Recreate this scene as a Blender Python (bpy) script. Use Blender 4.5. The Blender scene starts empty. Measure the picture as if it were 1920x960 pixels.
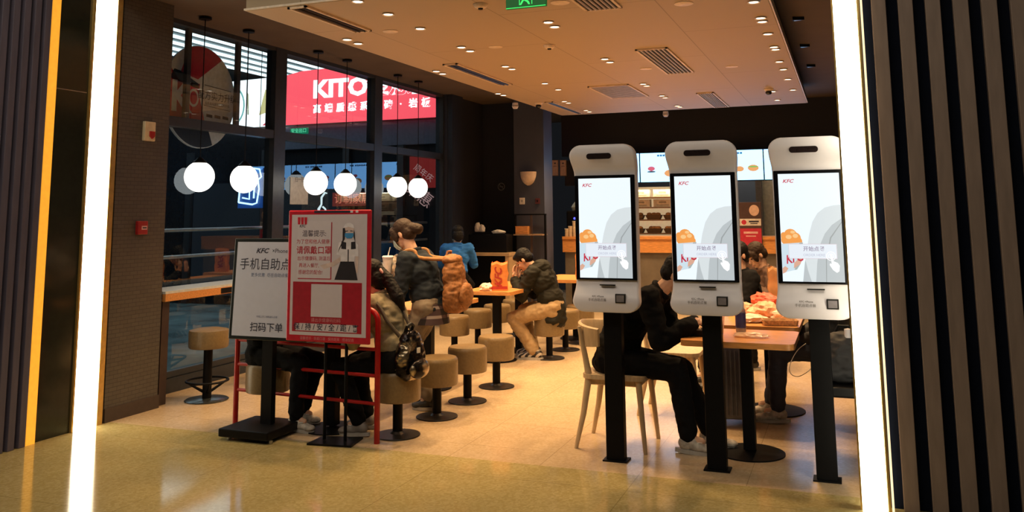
import bpy, bmesh, math, random
from mathutils import Vector, Matrix, Euler, noise
V = Vector
rnd = random.Random(7)
sc = bpy.context.scene
COL = sc.collection
PI = math.pi
R = math.radians

# ------------------------------------------------------------------ camera
F, YP = 1617.53, 183.15
yaw, pit, roll = R(-20.974), R(7.593), R(-0.546)
fw = V((math.sin(yaw)*math.cos(pit), math.cos(yaw)*math.cos(pit), math.sin(pit)))
rt = V((math.cos(yaw), -math.sin(yaw), 0)); up = rt.cross(fw)
r2 = rt*math.cos(roll) + up*math.sin(roll); u2 = -rt*math.sin(roll) + up*math.cos(roll)
cam_d = bpy.data.cameras.new('camera'); cam = bpy.data.objects.new('camera', cam_d); COL.objects.link(cam)
cam.matrix_world = Matrix(((r2.x, u2.x, -fw.x, 0), (r2.y, u2.y, -fw.y, 0), (r2.z, u2.z, -fw.z, 1.5), (0, 0, 0, 1)))
cam_d.sensor_width = 36; cam_d.lens = F/1920*36
cam_d.shift_y = -(480-YP)/1920
cam_d.clip_end = 100
sc.camera = cam

def ray(x, y):
    return r2*((x-960)/F) - u2*((y-YP)/F) + fw
def on_z(x, y, z=0):
    d = ray(x, y); return V((0, 0, 1.5)) + d*((z-1.5)/d.z)
def on_x(x, y, X):
    d = ray(x, y); return V((0, 0, 1.5)) + d*(X/d.x)
def on_y(x, y, Y):
    d = ray(x, y); return V((0, 0, 1.5)) + d*(Y/d.y)

# ------------------------------------------------------------------ world, exposure, mall lights
sc.view_settings.view_transform = 'Standard'; sc.view_settings.look = 'None'
sc.view_settings.gamma = 1; sc.view_settings.use_curve_mapping = False
sc.view_settings.exposure = 0.0
w = bpy.data.worlds.new('world'); sc.world = w; w.use_nodes = True
w.node_tree.nodes['Background'].inputs[0].default_value = (0.55, 0.6, 0.7, 1)
w.node_tree.nodes['Background'].inputs[1].default_value = 0.012

def area(name, loc, rot, sx, sy, power, col):
    l = bpy.data.lights.new(name, 'AREA'); l.shape = 'RECTANGLE'; l.size = sx; l.size_y = sy; l.energy = power; l.color = col
    o = bpy.data.objects.new(name, l); COL.objects.link(o); o.location = loc; o.rotation_euler = rot
    return o
area('mall_light', (-1.6, 1.6, 4.2), (R(18), 0, 0), 5, 1.2, 70, (1, .86, .66))
area('mall_light_side', (-4.0, 2.6, 4.2), (R(10), 0, 0), 1.6, 1.0, 22, (1, .84, .6))
area('corridor_light', (-9, 9, 4.4), (0, 0, 0), 5, 5, 42, (.85, .97, 1))

# ------------------------------------------------------------------ materials
MATS = {}
def mat(name, col, rough=.5, metal=0., emit=None, es=0., var=.12, scale=25., bump=0., spec=.5, coat=0., stretch=None, alpha=1., trans=0.):
    if name in MATS: return MATS[name]
    m = bpy.data.materials.new(name); m.use_nodes = True
    nt = m.node_tree; b = nt.nodes['Principled BSDF']
    b.inputs['Roughness'].default_value = rough; b.inputs['Metallic'].default_value = metal
    b.inputs['Specular IOR Level'].default_value = spec; b.inputs['Coat Weight'].default_value = coat
    b.inputs['Alpha'].default_value = alpha; b.inputs['Transmission Weight'].default_value = trans
    tc = nt.nodes.new('ShaderNodeTexCoord'); src = tc.outputs['Object']
    if stretch:
        mp = nt.nodes.new('ShaderNodeMapping'); mp.inputs['Scale'].default_value = stretch
        nt.links.new(src, mp.inputs[0]); src = mp.outputs[0]
    n = nt.nodes.new('ShaderNodeTexNoise'); n.inputs['Scale'].default_value = scale; n.inputs['Detail'].default_value = 4
    nt.links.new(src, n.inputs['Vector'])
    rp = nt.nodes.new('ShaderNodeValToRGB')
    rp.color_ramp.elements[0].position = .3; rp.color_ramp.elements[1].position = .7
    rp.color_ramp.elements[0].color = tuple(c*(1-var) for c in col[:3])+(1,)
    rp.color_ramp.elements[1].color = tuple(min(1, c*(1+var)) for c in col[:3])+(1,)
    nt.links.new(n.outputs['Fac'], rp.inputs[0]); nt.links.new(rp.outputs[0], b.inputs['Base Color'])
    if bump:
        bp = nt.nodes.new('ShaderNodeBump'); bp.inputs['Strength'].default_value = bump; bp.inputs['Distance'].default_value = .01
        nt.links.new(n.outputs['Fac'], bp.inputs['Height']); nt.links.new(bp.outputs[0], b.inputs['Normal'])
    if emit:
        b.inputs['Emission Color'].default_value = tuple(emit)+(1,); b.inputs['Emission Strength'].default_value = es
    MATS[name] = m
    return m
def glow(name, col, s=1.):
    return mat(name, (.02, .02, .02), .6, emit=col, es=s)
def nodes_mat(name):
    m = bpy.data.materials.new(name); m.use_nodes = True; MATS[name] = m
    nt = m.node_tree
    return m, nt, nt.nodes['Principled BSDF']

BLACK = mat('black_paint', (.004, .004, .005), .45, spec=.2)
BLACKM = mat('black_metal', (.004, .004, .005), .5, spec=.12)
DARKW = mat('dark_wall', (.011, .014, .023), .6, scale=4)
GREYW = mat('grey_column', (.055, .063, .10), .6, scale=3)
WHITEP = mat('white_plastic', (.76, .72, .78), .32, var=.015)
WOODT = mat('table_wood', (.62, .27, .08), .35, scale=6, var=.22, stretch=(2, 14, 14))
WOODC = mat('chair_wood', (.55, .40, .24), .45, scale=6, var=.15, stretch=(8, 8, 1.5))
LEATHER = mat('stool_leather', (.185, .125, .058), .38, bump=.15, scale=60)
RED = mat('red_paint', (.34, .008, .009), .32)
CREAM = mat('ceiling_cream', (.74, .52, .30), .7, scale=2, var=.05)
CEILD = mat('ceiling_dark', (.085, .06, .045), .8, scale=3)
GOLD = mat('gold_trim', (.75, .5, .16), .3, .7)
SKIN = mat('skin', (.62, .36, .24), .5, var=.06)
HAIR = mat('black_hair', (.006, .005, .005), .55, spec=.2, bump=.4, scale=40, stretch=(6, 6, 1))
HAIRB = mat('brown_hair', (.028, .014, .008), .55, spec=.25, bump=.4, scale=40, stretch=(6, 6, 1))
PAPER = mat('white_paper', (.75, .72, .68), .7)
STEEL = mat('steel', (.5, .5, .5), .3, 1.)

# ------------------------------------------------------------------ mesh builder
class MB:
    def __init__(s):
        s.bm = bmesh.new(); s.mats = []; s.mi = 0
    def use(s, m):
        if m not in s.mats: s.mats.append(m)
        s.mi = s.mats.index(m); return s
    def _fin(s, n0):
        s.bm.faces.ensure_lookup_table()
        for f in s.bm.faces[n0:]: f.material_index = s.mi
        return s
    def box(s, c, d, rot=None, bev=0):
        n0 = len(s.bm.faces); t = bmesh.new()
        bmesh.ops.create_cube(t, size=1)
        for v in t.verts: v.co = V((v.co.x*d[0], v.co.y*d[1], v.co.z*d[2]))
        if bev: bmesh.ops.bevel(t, geom=t.edges[:], offset=bev, segments=2, profile=.5, affect='EDGES')
        M = Matrix.Translation(c)
        if rot: M = M @ Euler(rot).to_matrix().to_4x4()
        t.transform(M); s.merge(t); return s._fin(n0)
    def merge(s, t):
        me = bpy.data.meshes.new('t'); t.to_mesh(me); t.free(); s.bm.from_mesh(me); bpy.data.meshes.remove(me)
    def add_mesh(s, me, M=None):
        n0 = len(s.bm.faces)
        if M is not None: me.transform(M)
        s.bm.from_mesh(me); bpy.data.meshes.remove(me); return s._fin(n0)
    def cone(s, p0, p1, r0, r1=None, seg=16):
        r1 = r0 if r1 is None else r1; p0, p1 = V(p0), V(p1); d = p1-p0
        n0 = len(s.bm.faces); t = bmesh.new()
        bmesh.ops.create_cone(t, cap_ends=True, segments=seg, radius1=r0, radius2=max(r1, 1e-5), depth=d.length)
        t.transform(Matrix.Translation((p0+p1)/2) @ d.to_track_quat('Z', 'Y').to_matrix().to_4x4())
        s.merge(t); return s._fin(n0)
    def ball(s, c, r, seg=14, M=None):
        r = (r, r, r) if isinstance(r, (int, float)) else r
        n0 = len(s.bm.faces); t = bmesh.new()
        bmesh.ops.create_uvsphere(t, u_segments=seg, v_segments=max(6, seg*2//3), radius=1)
        t.transform(Matrix.Translation(c) @ (M.to_4x4() if M else Matrix()) @ Matrix.Diagonal((*r, 1)))
        s.merge(t); return s._fin(n0)
    def cap(s, p0, p1, r0, r1=None, seg=12):
        r1 = r0 if r1 is None else r1
        s.ball(p0, r0, seg); s.ball(p1, r1, seg); return s.cone(p0, p1, r0, r1, seg)
    def lathe(s, prof, c=(0, 0, 0), seg=28, M=None):
        n0 = len(s.bm.faces); rings = []; bm = s.bm; M4 = Matrix.Translation(c) @ (M.to_4x4() if M else Matrix())
        for r, z in prof:
            rings.append([bm.verts.new(M4 @ V((r*math.cos(2*PI*k/seg), r*math.sin(2*PI*k/seg), z))) for k in range(seg)])
        for a, b in zip(rings, rings[1:]):
            for k in range(seg): bm.faces.new((a[k], a[(k+1) % seg], b[(k+1) % seg], b[k]))
        if prof[0][0] > 1e-4: bm.faces.new(rings[0][::-1])
        if prof[-1][0] > 1e-4: bm.faces.new(rings[-1])
        return s._fin(n0)
    def loft(s, rings, caps=True):
        n0 = len(s.bm.faces); bm = s.bm
        vr = [[bm.verts.new(p) for p in r] for r in rings]; n = len(vr[0])
        for a, b in zip(vr, vr[1:]):
            for k in range(n): bm.faces.new((a[k], a[(k+1) % n], b[(k+1) % n], b[k]))
        if caps: bm.faces.new(vr[0][::-1]); bm.faces.new(vr[-1])
        return s._fin(n0)
    def tube(s, pts, r, seg=10, closed=False):
        pts = [V(p) for p in pts]; n = len(pts); rings = []; prev = None
        for i, p in enumerate(pts):
            a = pts[(i-1) % n] if closed or i else p; b = pts[(i+1) % n] if closed or i < n-1 else p
            t = (b-a).normalized()
            x = prev - t*prev.dot(t) if prev else t.orthogonal()
            x.normalize(); prev = x; y = t.cross(x)
            rr = r[i] if isinstance(r, (list, tuple)) else r
            rings.append([p + x*(rr*math.cos(2*PI*k/seg)) + y*(rr*math.sin(2*PI*k/seg)) for k in range(seg)])
        if closed: rings.append(rings[0])
        return s.loft(rings, not closed)
    def prism(s, pts, h, M=None):
        """outline in local xy, extruded +z by h"""
        n0 = len(s.bm.faces); bm = s.bm; M = M or Matrix()
        a = [bm.verts.new(M @ V((p[0], p[1], 0))) for p in pts]; b = [bm.verts.new(M @ V((p[0], p[1], h))) for p in pts]; n = len(a)
        for k in range(n): bm.faces.new((a[k], a[(k+1) % n], b[(k+1) % n], b[k]))
        bm.faces.new(a[::-1]); bm.faces.new(b)
        return s._fin(n0)
    def poly(s, pts, M=None):
        n0 = len(s.bm.faces); M = M or Matrix()
        s.bm.faces.new([s.bm.verts.new(M @ V((*p, 0)) if len(p) == 2 else M @ V(p)) for p in pts])
        return s._fin(n0)
    def text(s, body, size, M, shear=0., off=0., align='CENTER', ex=0.0, sx=1.):
        c = bpy.data.curves.new('t', 'FONT'); c.body = body; c.size = size; c.shear = shear; c.offset = off; c.resolution_u = 2
        c.align_x = align; c.align_y = 'CENTER'; c.extrude = ex
        o = bpy.data.objects.new('t', c); COL.objects.link(o)
        me = bpy.data.meshes.new_from_object(o.evaluated_get(bpy.context.evaluated_depsgraph_get()))
        bpy.data.objects.remove(o); bpy.data.curves.remove(c)
        return s.add_mesh(me, M @ Matrix.Diagonal((sx, 1, 1, 1)))
    def build(s, name, m=None, parent=None, smooth=40, loc=None):
        if m is not None and not s.mats: s.mats = [m]
        bmesh.ops.recalc_face_normals(s.bm, faces=[f for f in s.bm.faces]) if len(s.bm.faces) < 60000 else None
        me = bpy.data.meshes.new(name); s.bm.to_mesh(me); s.bm.free()
        for x in s.mats: me.materials.append(x)
        if smooth:
            me.polygons.foreach_set('use_smooth', [True]*len(me.polygons)); me.set_sharp_from_angle(angle=R(smooth))
        o = bpy.data.objects.new(name, me); COL.objects.link(o)
        if parent: o.parent = parent
        if loc: o.location = loc
        return o

def FRONT(c):           # plane facing -Y (towards the mall), x right, y up
    return Matrix.Translation(c) @ Euler((PI/2, 0, 0)).to_matrix().to_4x4()
def SIDE(c):            # plane facing +X, text reads along +Y
    return Matrix.Translation(c) @ Euler((PI/2, 0, PI/2)).to_matrix().to_4x4()

def tag(o, label, cat, group=None, kind=None):
    o['label'] = label; o['category'] = cat
    if group: o['group'] = group
    if kind: o['kind'] = kind
    return o
def thing(name, label, cat, loc=(0, 0, 0), rz=0, group=None):
    o = bpy.data.objects.new(name, None); COL.objects.link(o); o.location = loc; o.rotation_euler = (0, 0, rz)
    o.empty_display_size = .1
    return tag(o, label, cat, group)
def struct(o):
    o['kind'] = 'structure'; return o
def dup(o, loc, rz=0, label=None, group=None):
    c = o.copy(); COL.objects.link(c); c.location = loc; c.rotation_euler = (0, 0, rz)
    if label: c['label'] = label
    if group: c['group'] = group
    for ch in o.children:
        d = ch.copy(); COL.objects.link(d); d.parent = c
        for g in ch.children:
            e = g.copy(); COL.objects.link(e); e.parent = d
    return c
def circ(cx, cy, rx, ry=None, n=28, a0=0, a1=2*PI):
    ry = rx if ry is None else ry
    full = abs(a1-a0-2*PI) < 1e-6
    return [(cx+rx*math.cos(a0+(a1-a0)*k/(n if full else n-1)), cy+ry*math.sin(a0+(a1-a0)*k/(n if full else n-1))) for k in range(n)]
def rrect(w, h, r, n=5, cx=0, cy=0):
    p = []
    for sx, sy, a in ((1, 1, 0), (-1, 1, 90), (-1, -1, 180), (1, -1, 270)):
        for k in range(n):
            t = R(a + 90*k/(n-1)); p.append((cx+sx*(w/2-r)+r*math.cos(t), cy+sy*(h/2-r)+r*math.sin(t)))
    return p

def fuse(mb, voxel, smooth=6, wr=0, ws=9., decimate=None):
    """one continuous skin around all shapes in mb -> Mesh"""
    me = bpy.data.meshes.new('f'); mb.bm.to_mesh(me); mb.bm.free()
    o = bpy.data.objects.new('f', me); COL.objects.link(o)
    a = o.modifiers.new('r', 'REMESH'); a.mode = 'VOXEL'; a.voxel_size = voxel
    b = o.modifiers.new('s', 'SMOOTH'); b.factor = .5; b.iterations = smooth
    dg = bpy.context.evaluated_depsgraph_get()
    out = bpy.data.meshes.new_from_object(o.evaluated_get(dg))
    bpy.data.objects.remove(o); bpy.data.meshes.remove(me)
    if wr:
        nn = [v.normal.copy() for v in out.vertices]; sd = V((rnd.random()*50, rnd.random()*50, 0))
        for v, n in zip(out.vertices, nn):
            q = v.co.copy(); q.z *= 1.7
            f = noise.noise(q*ws+sd) + .5*noise.noise(q*ws*2.2+sd)
            v.co += n*(wr*(1-2*abs(f)))
    return out
def mesh_obj(name, me, m, parent=None):
    me.name = name
    me.materials.clear(); me.materials.append(m)
    me.polygons.foreach_set('use_smooth', [True]*len(me.polygons))
    o = bpy.data.objects.new(name, me); COL.objects.link(o)
    if parent: o.parent = parent
    return o

# ================================================================== SETTING
# floors
def floor_mat(name, base, speck, rough, tile):
    m, nt, b = nodes_mat(name); L = nt.links.new
    tc = nt.nodes.new('ShaderNodeTexCoord')
    v = nt.nodes.new('ShaderNodeTexVoronoi'); v.inputs['Scale'].default_value = 70; L(tc.outputs['Object'], v.inputs['Vector'])
    rp = nt.nodes.new('ShaderNodeValToRGB'); rp.color_ramp.elements[0].color = (*base, 1); rp.color_ramp.elements[1].color = (*speck, 1)
    rp.color_ramp.elements[0].position = .25; rp.color_ramp.elements[1].position = .95
    L(v.outputs['Color'], rp.inputs[0])
    n = nt.nodes.new('ShaderNodeTexNoise'); n.inputs['Scale'].default_value = 1.6; n.inputs['Detail'].default_value = 5; L(tc.outputs['Object'], n.inputs['Vector'])
    mx = nt.nodes.new('ShaderNodeMix'); mx.data_type = 'RGBA'; mx.blend_type = 'MULTIPLY'; mx.inputs[0].default_value = .35
    L(rp.outputs[0], mx.inputs[6]); L(n.outputs['Fac'], mx.inputs[7])
    br = nt.nodes.new('ShaderNodeTexBrick'); br.offset = 0; br.inputs['Scale'].default_value = 1
    br.inputs['Brick Width'].default_value = tile; br.inputs['Row Height'].default_value = tile; br.inputs['Mortar Size'].default_value = .0025
    br.inputs['Color1'].default_value = (1, 1, 1, 1); br.inputs['Color2'].default_value = (.975, .975, .975, 1); br.inputs['Mortar'].default_value = (.70, .68, .66, 1)
    L(tc.outputs['Object'], br.inputs['Vector'])
    m2 = nt.nodes.new('ShaderNodeMix'); m2.data_type = 'RGBA'; m2.blend_type = 'MULTIPLY'; m2.inputs[0].default_value = 1
    L(mx.outputs[2], m2.inputs[6]); L(br.outputs['Color'], m2.inputs[7]); L(m2.outputs[2], b.inputs['Base Color'])
    b.inputs['Roughness'].default_value = rough
    return m
FM = floor_mat('mall_stone', (.45, .355, .145), (.56, .455, .22), .10, 1.2)
FD = floor_mat('dining_terrazzo', (.56, .41, .245), (.66, .50, .33), .22, .6)
struct(MB().box((-1.5, .55, -.05), (12, 9.1, .1)).build('floor_mall', FM, smooth=0))
struct(MB().box((-2.6, 10.75, -.05), (6.1, 11.3, .1)).build('floor_dining', FD, smooth=0))
FC = mat('corridor_stone', (.26, .40, .42), .18, scale=1.8, var=.45)
struct(MB().box((-10.7, 9.6, -.06), (10, 12, .1)).build('floor_corridor', FC, smooth=0))
# ceilings
struct(MB().box((-2.6, 10.5, 3.32), (6.4, 11.2, .14)).build('ceiling', CEILD, smooth=0))
def panel_mat():
    m, nt, b = nodes_mat('panel_cream'); L = nt.links.new
    tc = nt.nodes.new('ShaderNodeTexCoord'); br = nt.nodes.new('ShaderNodeTexBrick'); br.offset = .5
    br.inputs['Scale'].default_value = 1; br.inputs['Brick Width'].default_value = 2.4; br.inputs['Row Height'].default_value = 1.2; br.inputs['Mortar Size'].default_value = .004
    br.inputs['Color1'].default_value = (.47, .365, .25, 1); br.inputs['Color2'].default_value = (.45, .35, .24, 1); br.inputs['Mortar'].default_value = (.27, .20, .13, 1)
    mp = nt.nodes.new('ShaderNodeMapping'); mp.inputs['Rotation'].default_value = (0, 0, PI/2); L(tc.outputs['Object'], mp.inputs[0]); L(mp.outputs[0], br.inputs['Vector'])
    L(br.outputs['Color'], b.inputs['Base Color']); b.inputs['Roughness'].default_value = .6
    return m
pn = struct(MB().box((-2.26, 8.98, 3.06), (3.64, 7.68, .12), bev=.006).build('ceiling_panel', panel_mat(), smooth=0))
# thin lit edge round the panel
e = MB()
for c, d in (((-4.085, 8.98, 3.012), (.012, 7.7, .014)), ((-.435, 8.98, 3.012), (.012, 7.7, .014)), ((-2.26, 12.825, 3.012), (3.66, .012, .014)), ((-2.26, 5.135, 3.012), (3.66, .012, .014))):
    e.box(c, d)
e.build('edge_trim', mat('edge_white', (.8, .7, .6), .4), pn, 0)
# mall side: lintel and ceiling
struct(MB().box((-2.6, 4.98, 3.65), (5.6, .25, .9)).build('trim_lintel', DARKW, smooth=0))
struct(MB().box((-1.5, .4, 4.6), (12, 9.4, .1)).build('ceiling_mall', mat('mall_ceiling', (.06, .055, .05), .8), smooth=0))

# left entrance wall (plane x = -5.17)
XL = -5.17
wl = struct(MB().box((XL-.15, 3.0, 1.9), (.26, 5.2, 3.9)).build('wall_left', mat('wall_backing', (.03, .027, .035), .7), smooth=0))
sl = MB()
y = 4.39
while y > 1.2:
    sl.box((XL-.005, y-.03, 1.9), (.07, .05, 3.8), bev=.004); y -= .082
sl.build('slat_cladding', mat('slat_purple', (.095, .085, .125), .55, scale=5, stretch=(6, 6, 1)), wl, 0)
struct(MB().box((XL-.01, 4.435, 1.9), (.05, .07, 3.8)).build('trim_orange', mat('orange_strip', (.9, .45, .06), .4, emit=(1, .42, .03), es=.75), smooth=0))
bk = struct(MB().box((XL-.02, 4.62, 1.9), (.03, .30, 3.8)).build('wall_left_panel', mat('black_glass', (.02, .022, .016), .12), smooth=0))
MB().box((XL-.004, 4.62, 2.405), (.004, .26, .006)).build('panel_seam', STEEL, bk, 0)
lsl = thing('light_strip', 'tall glowing white light strip in the left entrance wall beside the mosaic tiles', 'light strip', (XL, 4.88, 0))
LED = glow('led_warm_white', (1, .90, .66), 8)
MB().box((.0, 0, 1.9), (.03, .205, 3.8), bev=.004).build('diffuser', LED, lsl, 0)
MB().box((-.01, .128, 1.9), (.05, .05, 3.8)).box((-.01, -.11, 1.9), (.05, .014, 3.8)).build('gold_frame', GOLD, lsl, 0)
def mosaic():
    m, nt, b = nodes_mat('mosaic_tile'); L = nt.links.new
    tc = nt.nodes.new('ShaderNodeTexCoord'); mp = nt.nodes.new('ShaderNodeMapping'); mp.inputs['Rotation'].default_value = (PI/2, 0, PI/2)
    sp = nt.nodes.new('ShaderNodeSeparateXYZ'); cb = nt.nodes.new('ShaderNodeCombineXYZ'); L(tc.outputs['Object'], sp.inputs[0])
    ad = nt.nodes.new('ShaderNodeMath'); L(sp.outputs[0], ad.inputs[0]); L(sp.outputs[1], ad.inputs[1])
    L(ad.outputs[0], cb.inputs[0]); L(sp.outputs[2], cb.inputs[1])
    br = nt.nodes.new('ShaderNodeTexBrick'); br.offset = .5; br.inputs['Scale'].default_value = 1
    br.inputs['Brick Width'].default_value = .075; br.inputs['Row Height'].default_value = .030; br.inputs['Mortar Size'].default_value = .0022
    br.inputs['Color1'].default_value = (.092, .08, .068, 1); br.inputs['Color2'].default_value = (.076, .066, .057, 1); br.inputs['Mortar'].default_value = (.04, .035, .033, 1)
    L(cb.outputs[0], br.inputs['Vector']); L(br.outputs['Color'], b.inputs['Base Color']); b.inputs['Roughness'].default_value = .45
    bp = nt.nodes.new('ShaderNodeBump'); bp.inputs['Strength'].default_value = .5; bp.inputs['Distance'].default_value = .004; bp.invert = True
    L(br.outputs['Fac'], bp.inputs['Height']); L(bp.outputs[0], b.inputs['Normal'])
    return m
struct(MB().box((XL-.2, 5.325, 1.9), (.4, .53, 3.8)).build('wall_left_mosaic', mosaic(), smooth=0))
struct(MB().box((XL-.19, 5.325, .05), (.41, .54, .1)).build('baseboard_left', mat('dark_brown', (.05, .035, .03), .5), smooth=0))

# right entrance wall (plane y = 4.92)
wr_ = struct(MB().box((2.2, 5.08, 1.9), (4.15, .2, 3.9)).build('wall_right', mat('slat_gap', (.004, .006, .014), .9, spec=.1), smooth=0))
s = MB(); x = .185
while x < 4.1:
    s.box((x+.036, 4.965, 1.9), (.072, .05, 3.8), bev=.003); x += .131
s.build('slat_cladding', mat('slat_tan', (.25, .185, .155), .55, scale=5, stretch=(6, 6, 1)), wr_, 0)
lsr = thing('light_strip', 'tall glowing white light strip in the right entrance wall beside the rightmost kiosk', 'light strip', (.05, 4.92, 0))
MB().box((0, 0, 1.9), (.118, .03, 3.8), bev=.004).build('diffuser', LED, lsr, 0)
MB().box((.068, .0, 1.9), (.012, .05, 3.8)).box((-.064, .01, 1.9), (.008, .05, 3.8)).build('gold_frame', GOLD, lsr, 0)
MB().box((.084, -.006, 1.9), (.010, .03, 3.8)).build('glowing_trim_edge', glow('edge_glow', (1, .72, .4), 1.6), lsr, 0)  # metal trim edge, its bright line put in as emission
struct(MB().box((.32, 10.2, 1.6), (.2, 10.2, 3.3)).build('wall_right_dining', DARKW, smooth=0))

# back walls
struct(MB().box((-5.52, 12.2, 1.65), (.16, 1.4, 3.3)).build('wall_left_dark', mat('charcoal_wall', (.020, .025, .042), .55), smooth=0))
struct(MB().box((-5.1, 13.0, 1.65), (.75, .3, 3.3)).build('wall_back_left', DARKW, smooth=0))
struct(MB().box((-5.49, 11.70, 1.65), (.26, .38, 3.3)).build('trim_window_end', mat('charcoal_wall2', (.016, .02, .032), .5), smooth=0))
struct(MB().box((-4.525, 12.70, 1.65), (.49, .4, 3.3)).build('column', GREYW, smooth=0))
struct(MB().box((-2.1, 14.35, 2.88), (4.9, .2, .85)).build('wall_bulkhead', mat('bulkhead_black', (.006, .008, .015), .7), smooth=0))
struct(MB().box((-2.2, 15.9, 1.65), (5.2, .2, 3.3)).build('wall_back', DARKW, smooth=0))

# ------------------------------------------------------------------ window on the left
wx = -5.55
win = bpy.data.objects.new('window_1', None); COL.objects.link(win); struct(win)
FR = mat('window_frame', (.035, .04, .048), .4, .3)
f = MB()
ys = (5.70, 7.53, 9.58, 11.53)
for yy, ww in ((5.66, .1), (7.53, .19), (9.58, .19), (11.53, .12)): f.box((wx, yy, 1.62), (.12, ww, 3.24))
f.box((wx, 8.6, 3.26), (.11, 5.9, .10)); f.box((wx, 8.6, 2.33), (.11, 5.9, .085)); f.box((wx, 8.6, .06), (.14, 5.9, .12)); f.box((wx+.02, 8.6, .15), (.05, 5.9, .05))
f.box((wx-.02, 6.22, 2.8), (.04, .05, .95)); f.box((wx-.02, 6.92, 2.8), (.04, .05, .95))
f.build('window_frame', FR, win, 0)
m, nt, b = nodes_mat('window_glass'); nt.nodes.remove(b); L = nt.links.new
tr = nt.nodes.new('ShaderNodeBsdfTransparent'); tr.inputs[0].default_value = (.80, .86, .90, 1)
gl = nt.nodes.new('ShaderNodeBsdfGlossy'); gl.inputs['Roughness'].default_value = .01; gl.inputs[0].default_value = (.75, .88, 1, 1)
lw = nt.nodes.new('ShaderNodeFresnel'); lw.inputs['IOR'].default_value = 1.75
ge = nt.nodes.new('ShaderNodeNewGeometry'); om = nt.nodes.new('ShaderNodeMath'); om.operation = 'SUBTRACT'; om.inputs[0].default_value = 1; L(ge.outputs['Backfacing'], om.inputs[1])
fm = nt.nodes.new('ShaderNodeMath'); fm.operation = 'MULTIPLY'; L(lw.outputs[0], fm.inputs[0]); L(om.outputs[0], fm.inputs[1])
mx = nt.nodes.new('ShaderNodeMixShader'); L(fm.outputs[0], mx.inputs[0]); L(tr.outputs[0], mx.inputs[1]); L(gl.outputs[0], mx.inputs[2])
L(mx.outputs[0], nt.nodes['Material Output'].inputs[0]); GLASS = m
for a, b2 in zip(ys, ys[1:]):
    for z0, z1 in ((.12, 2.29), (2.37, 3.21)):
        MB().box((wx, (a+b2)/2, (z0+z1)/2), (.006, b2-a-.1, z1-z0)).build('glass_pane', GLASS, win, 0)

# ================================================================== OUTSIDE THE WINDOW
SY = 12.05
def sgn(x, y): return on_y(x, y, SY)
zb = 3.0
sh = thing('shopfront', 'dark shopfront wall under the big red sign across the corridor outside the window', 'shopfront', (-8.6, 12.2, 0))
MB().box((-.5, .12, 1.5), (6.7, .1, 3.0)).build('wall_panel', mat('shop_dark', (.015, .016, .02), .25), sh, 0)
MB().box((1.2, .04, 2.78), (3.2, .1, .38)).build('fascia', mat('shop_fascia', (.10, .13, .19), .4), sh, 0)
for xx in (-2.2, -.6, 1.0, 2.0): MB().box((xx, .04, 1.3), (.12, .08, 2.6)).build('mullion', mat('shop_mullion', (.06, .065, .075), .4, .4), sh, 0)
for xx, ww in ((-1.4, 1.4), (.2, 1.4)):
    MB().box((xx, .05, 1.1), (ww, .03, 1.9)).build('display_window', mat('shop_glass', (.012, .014, .017), .12, emit=(.06, .08, .10), es=.12), sh, 0)
sg = thing('shop_sign', 'large red lit shop sign with white letters beyond the window', 'sign', (-7.3, SY, zb))
rw = 2.87
MB().prism([(-1.44, 0), (1.44, 0), (1.44, .86), (-.45, .9), (-1.1, .88), (-1.44, .82)], .12, FRONT((0, .12, 0))).build('sign_face', glow('sign_red', (1, .085, .11), 1.7), sg, 0)
t = MB(); WG = glow('sign_white', (1, .97, .95), 2.2)
t.use(WG).text('KITO', .40, FRONT((-.33, -.012, .54)), off=.016, ex=.006, sx=1.12)
t.text('金意陶', .40, FRONT((.78, -.012, .54)), off=.016, ex=.006)
for k, ch in enumerate('高端质感系瓷砖·岩板'):
    t.text(ch, .155, FRONT((-.76+.222*k, -.012, .22)), off=.004, ex=.006)
t.build('lettering', None, sg, 0)
ws_ = thing('poster_lightbox', 'bright white lit panel with a red corner beside the red shop sign', 'sign', (-9.4, SY, zb))
MB().prism([(-1.6, -.02), (.65, 0), (.65, .82), (-.3, .80), (-1.6, .74)], .12, FRONT((0, .12, 0))).build('sign_face', glow('sign_cool_white', (.93, 1, .96), 2.0), ws_, 0)
a = MB(); a.use(glow('sign_red_dim', (.95, .08, .12), 1.0)).poly([(.25, 0), (.65, 0), (.65, .3), (.52, .26), (.42, .12)], FRONT((0, -.004, 0)))
a.use(glow('sign_teal', (.25, .75, .68), .8))
ring = circ(-.42, .36, .30, .36); rin = circ(-.42, .36, .27, .33)
for k in range(28): a.poly([ring[k], ring[(k+1) % 28], rin[(k+1) % 28], rin[k]], FRONT((0, -.004, 0)))
a.use(glow('sign_yellow', (.95, .85, .35), .9)).poly([(.18, .18), (.34, .22), (.36, .55), (.3, .62), (.24, .42)], FRONT((0, -.004, 0)))
a.use(glow('sign_olive', (.5, .55, .3), .8)).poly([(-.06, .2), (-.03, .2), (-.05, .55), (-.08, .6)], FRONT((0, -.004, 0)))
a.build('picture', None, ws_, 0)
# corridor ceiling with light lines
cc = struct(MB().box((-11, 12, 4.75), (11, 16, .1)).build('ceiling_corridor', mat('corridor_ceiling', (.20, .24, .25), .7), smooth=0))
for k in range(12):
    xx = -7.6 - .42*k
    o = MB().box((0, 0, 0), (.05, 9.5, .05)).build('light_line', glow('line_cool', (.86, 1, .97), 2.4), None, 0, loc=(xx, 12.4, 4.66))
    tag(o, 'white linear light on the corridor ceiling, %s from the window' % ('nearest,second,third,fourth,fifth,sixth,seventh,eighth,ninth,tenth,eleventh,twelfth'.split(',')[k]), 'light', 'corridor ceiling lights')
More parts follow.
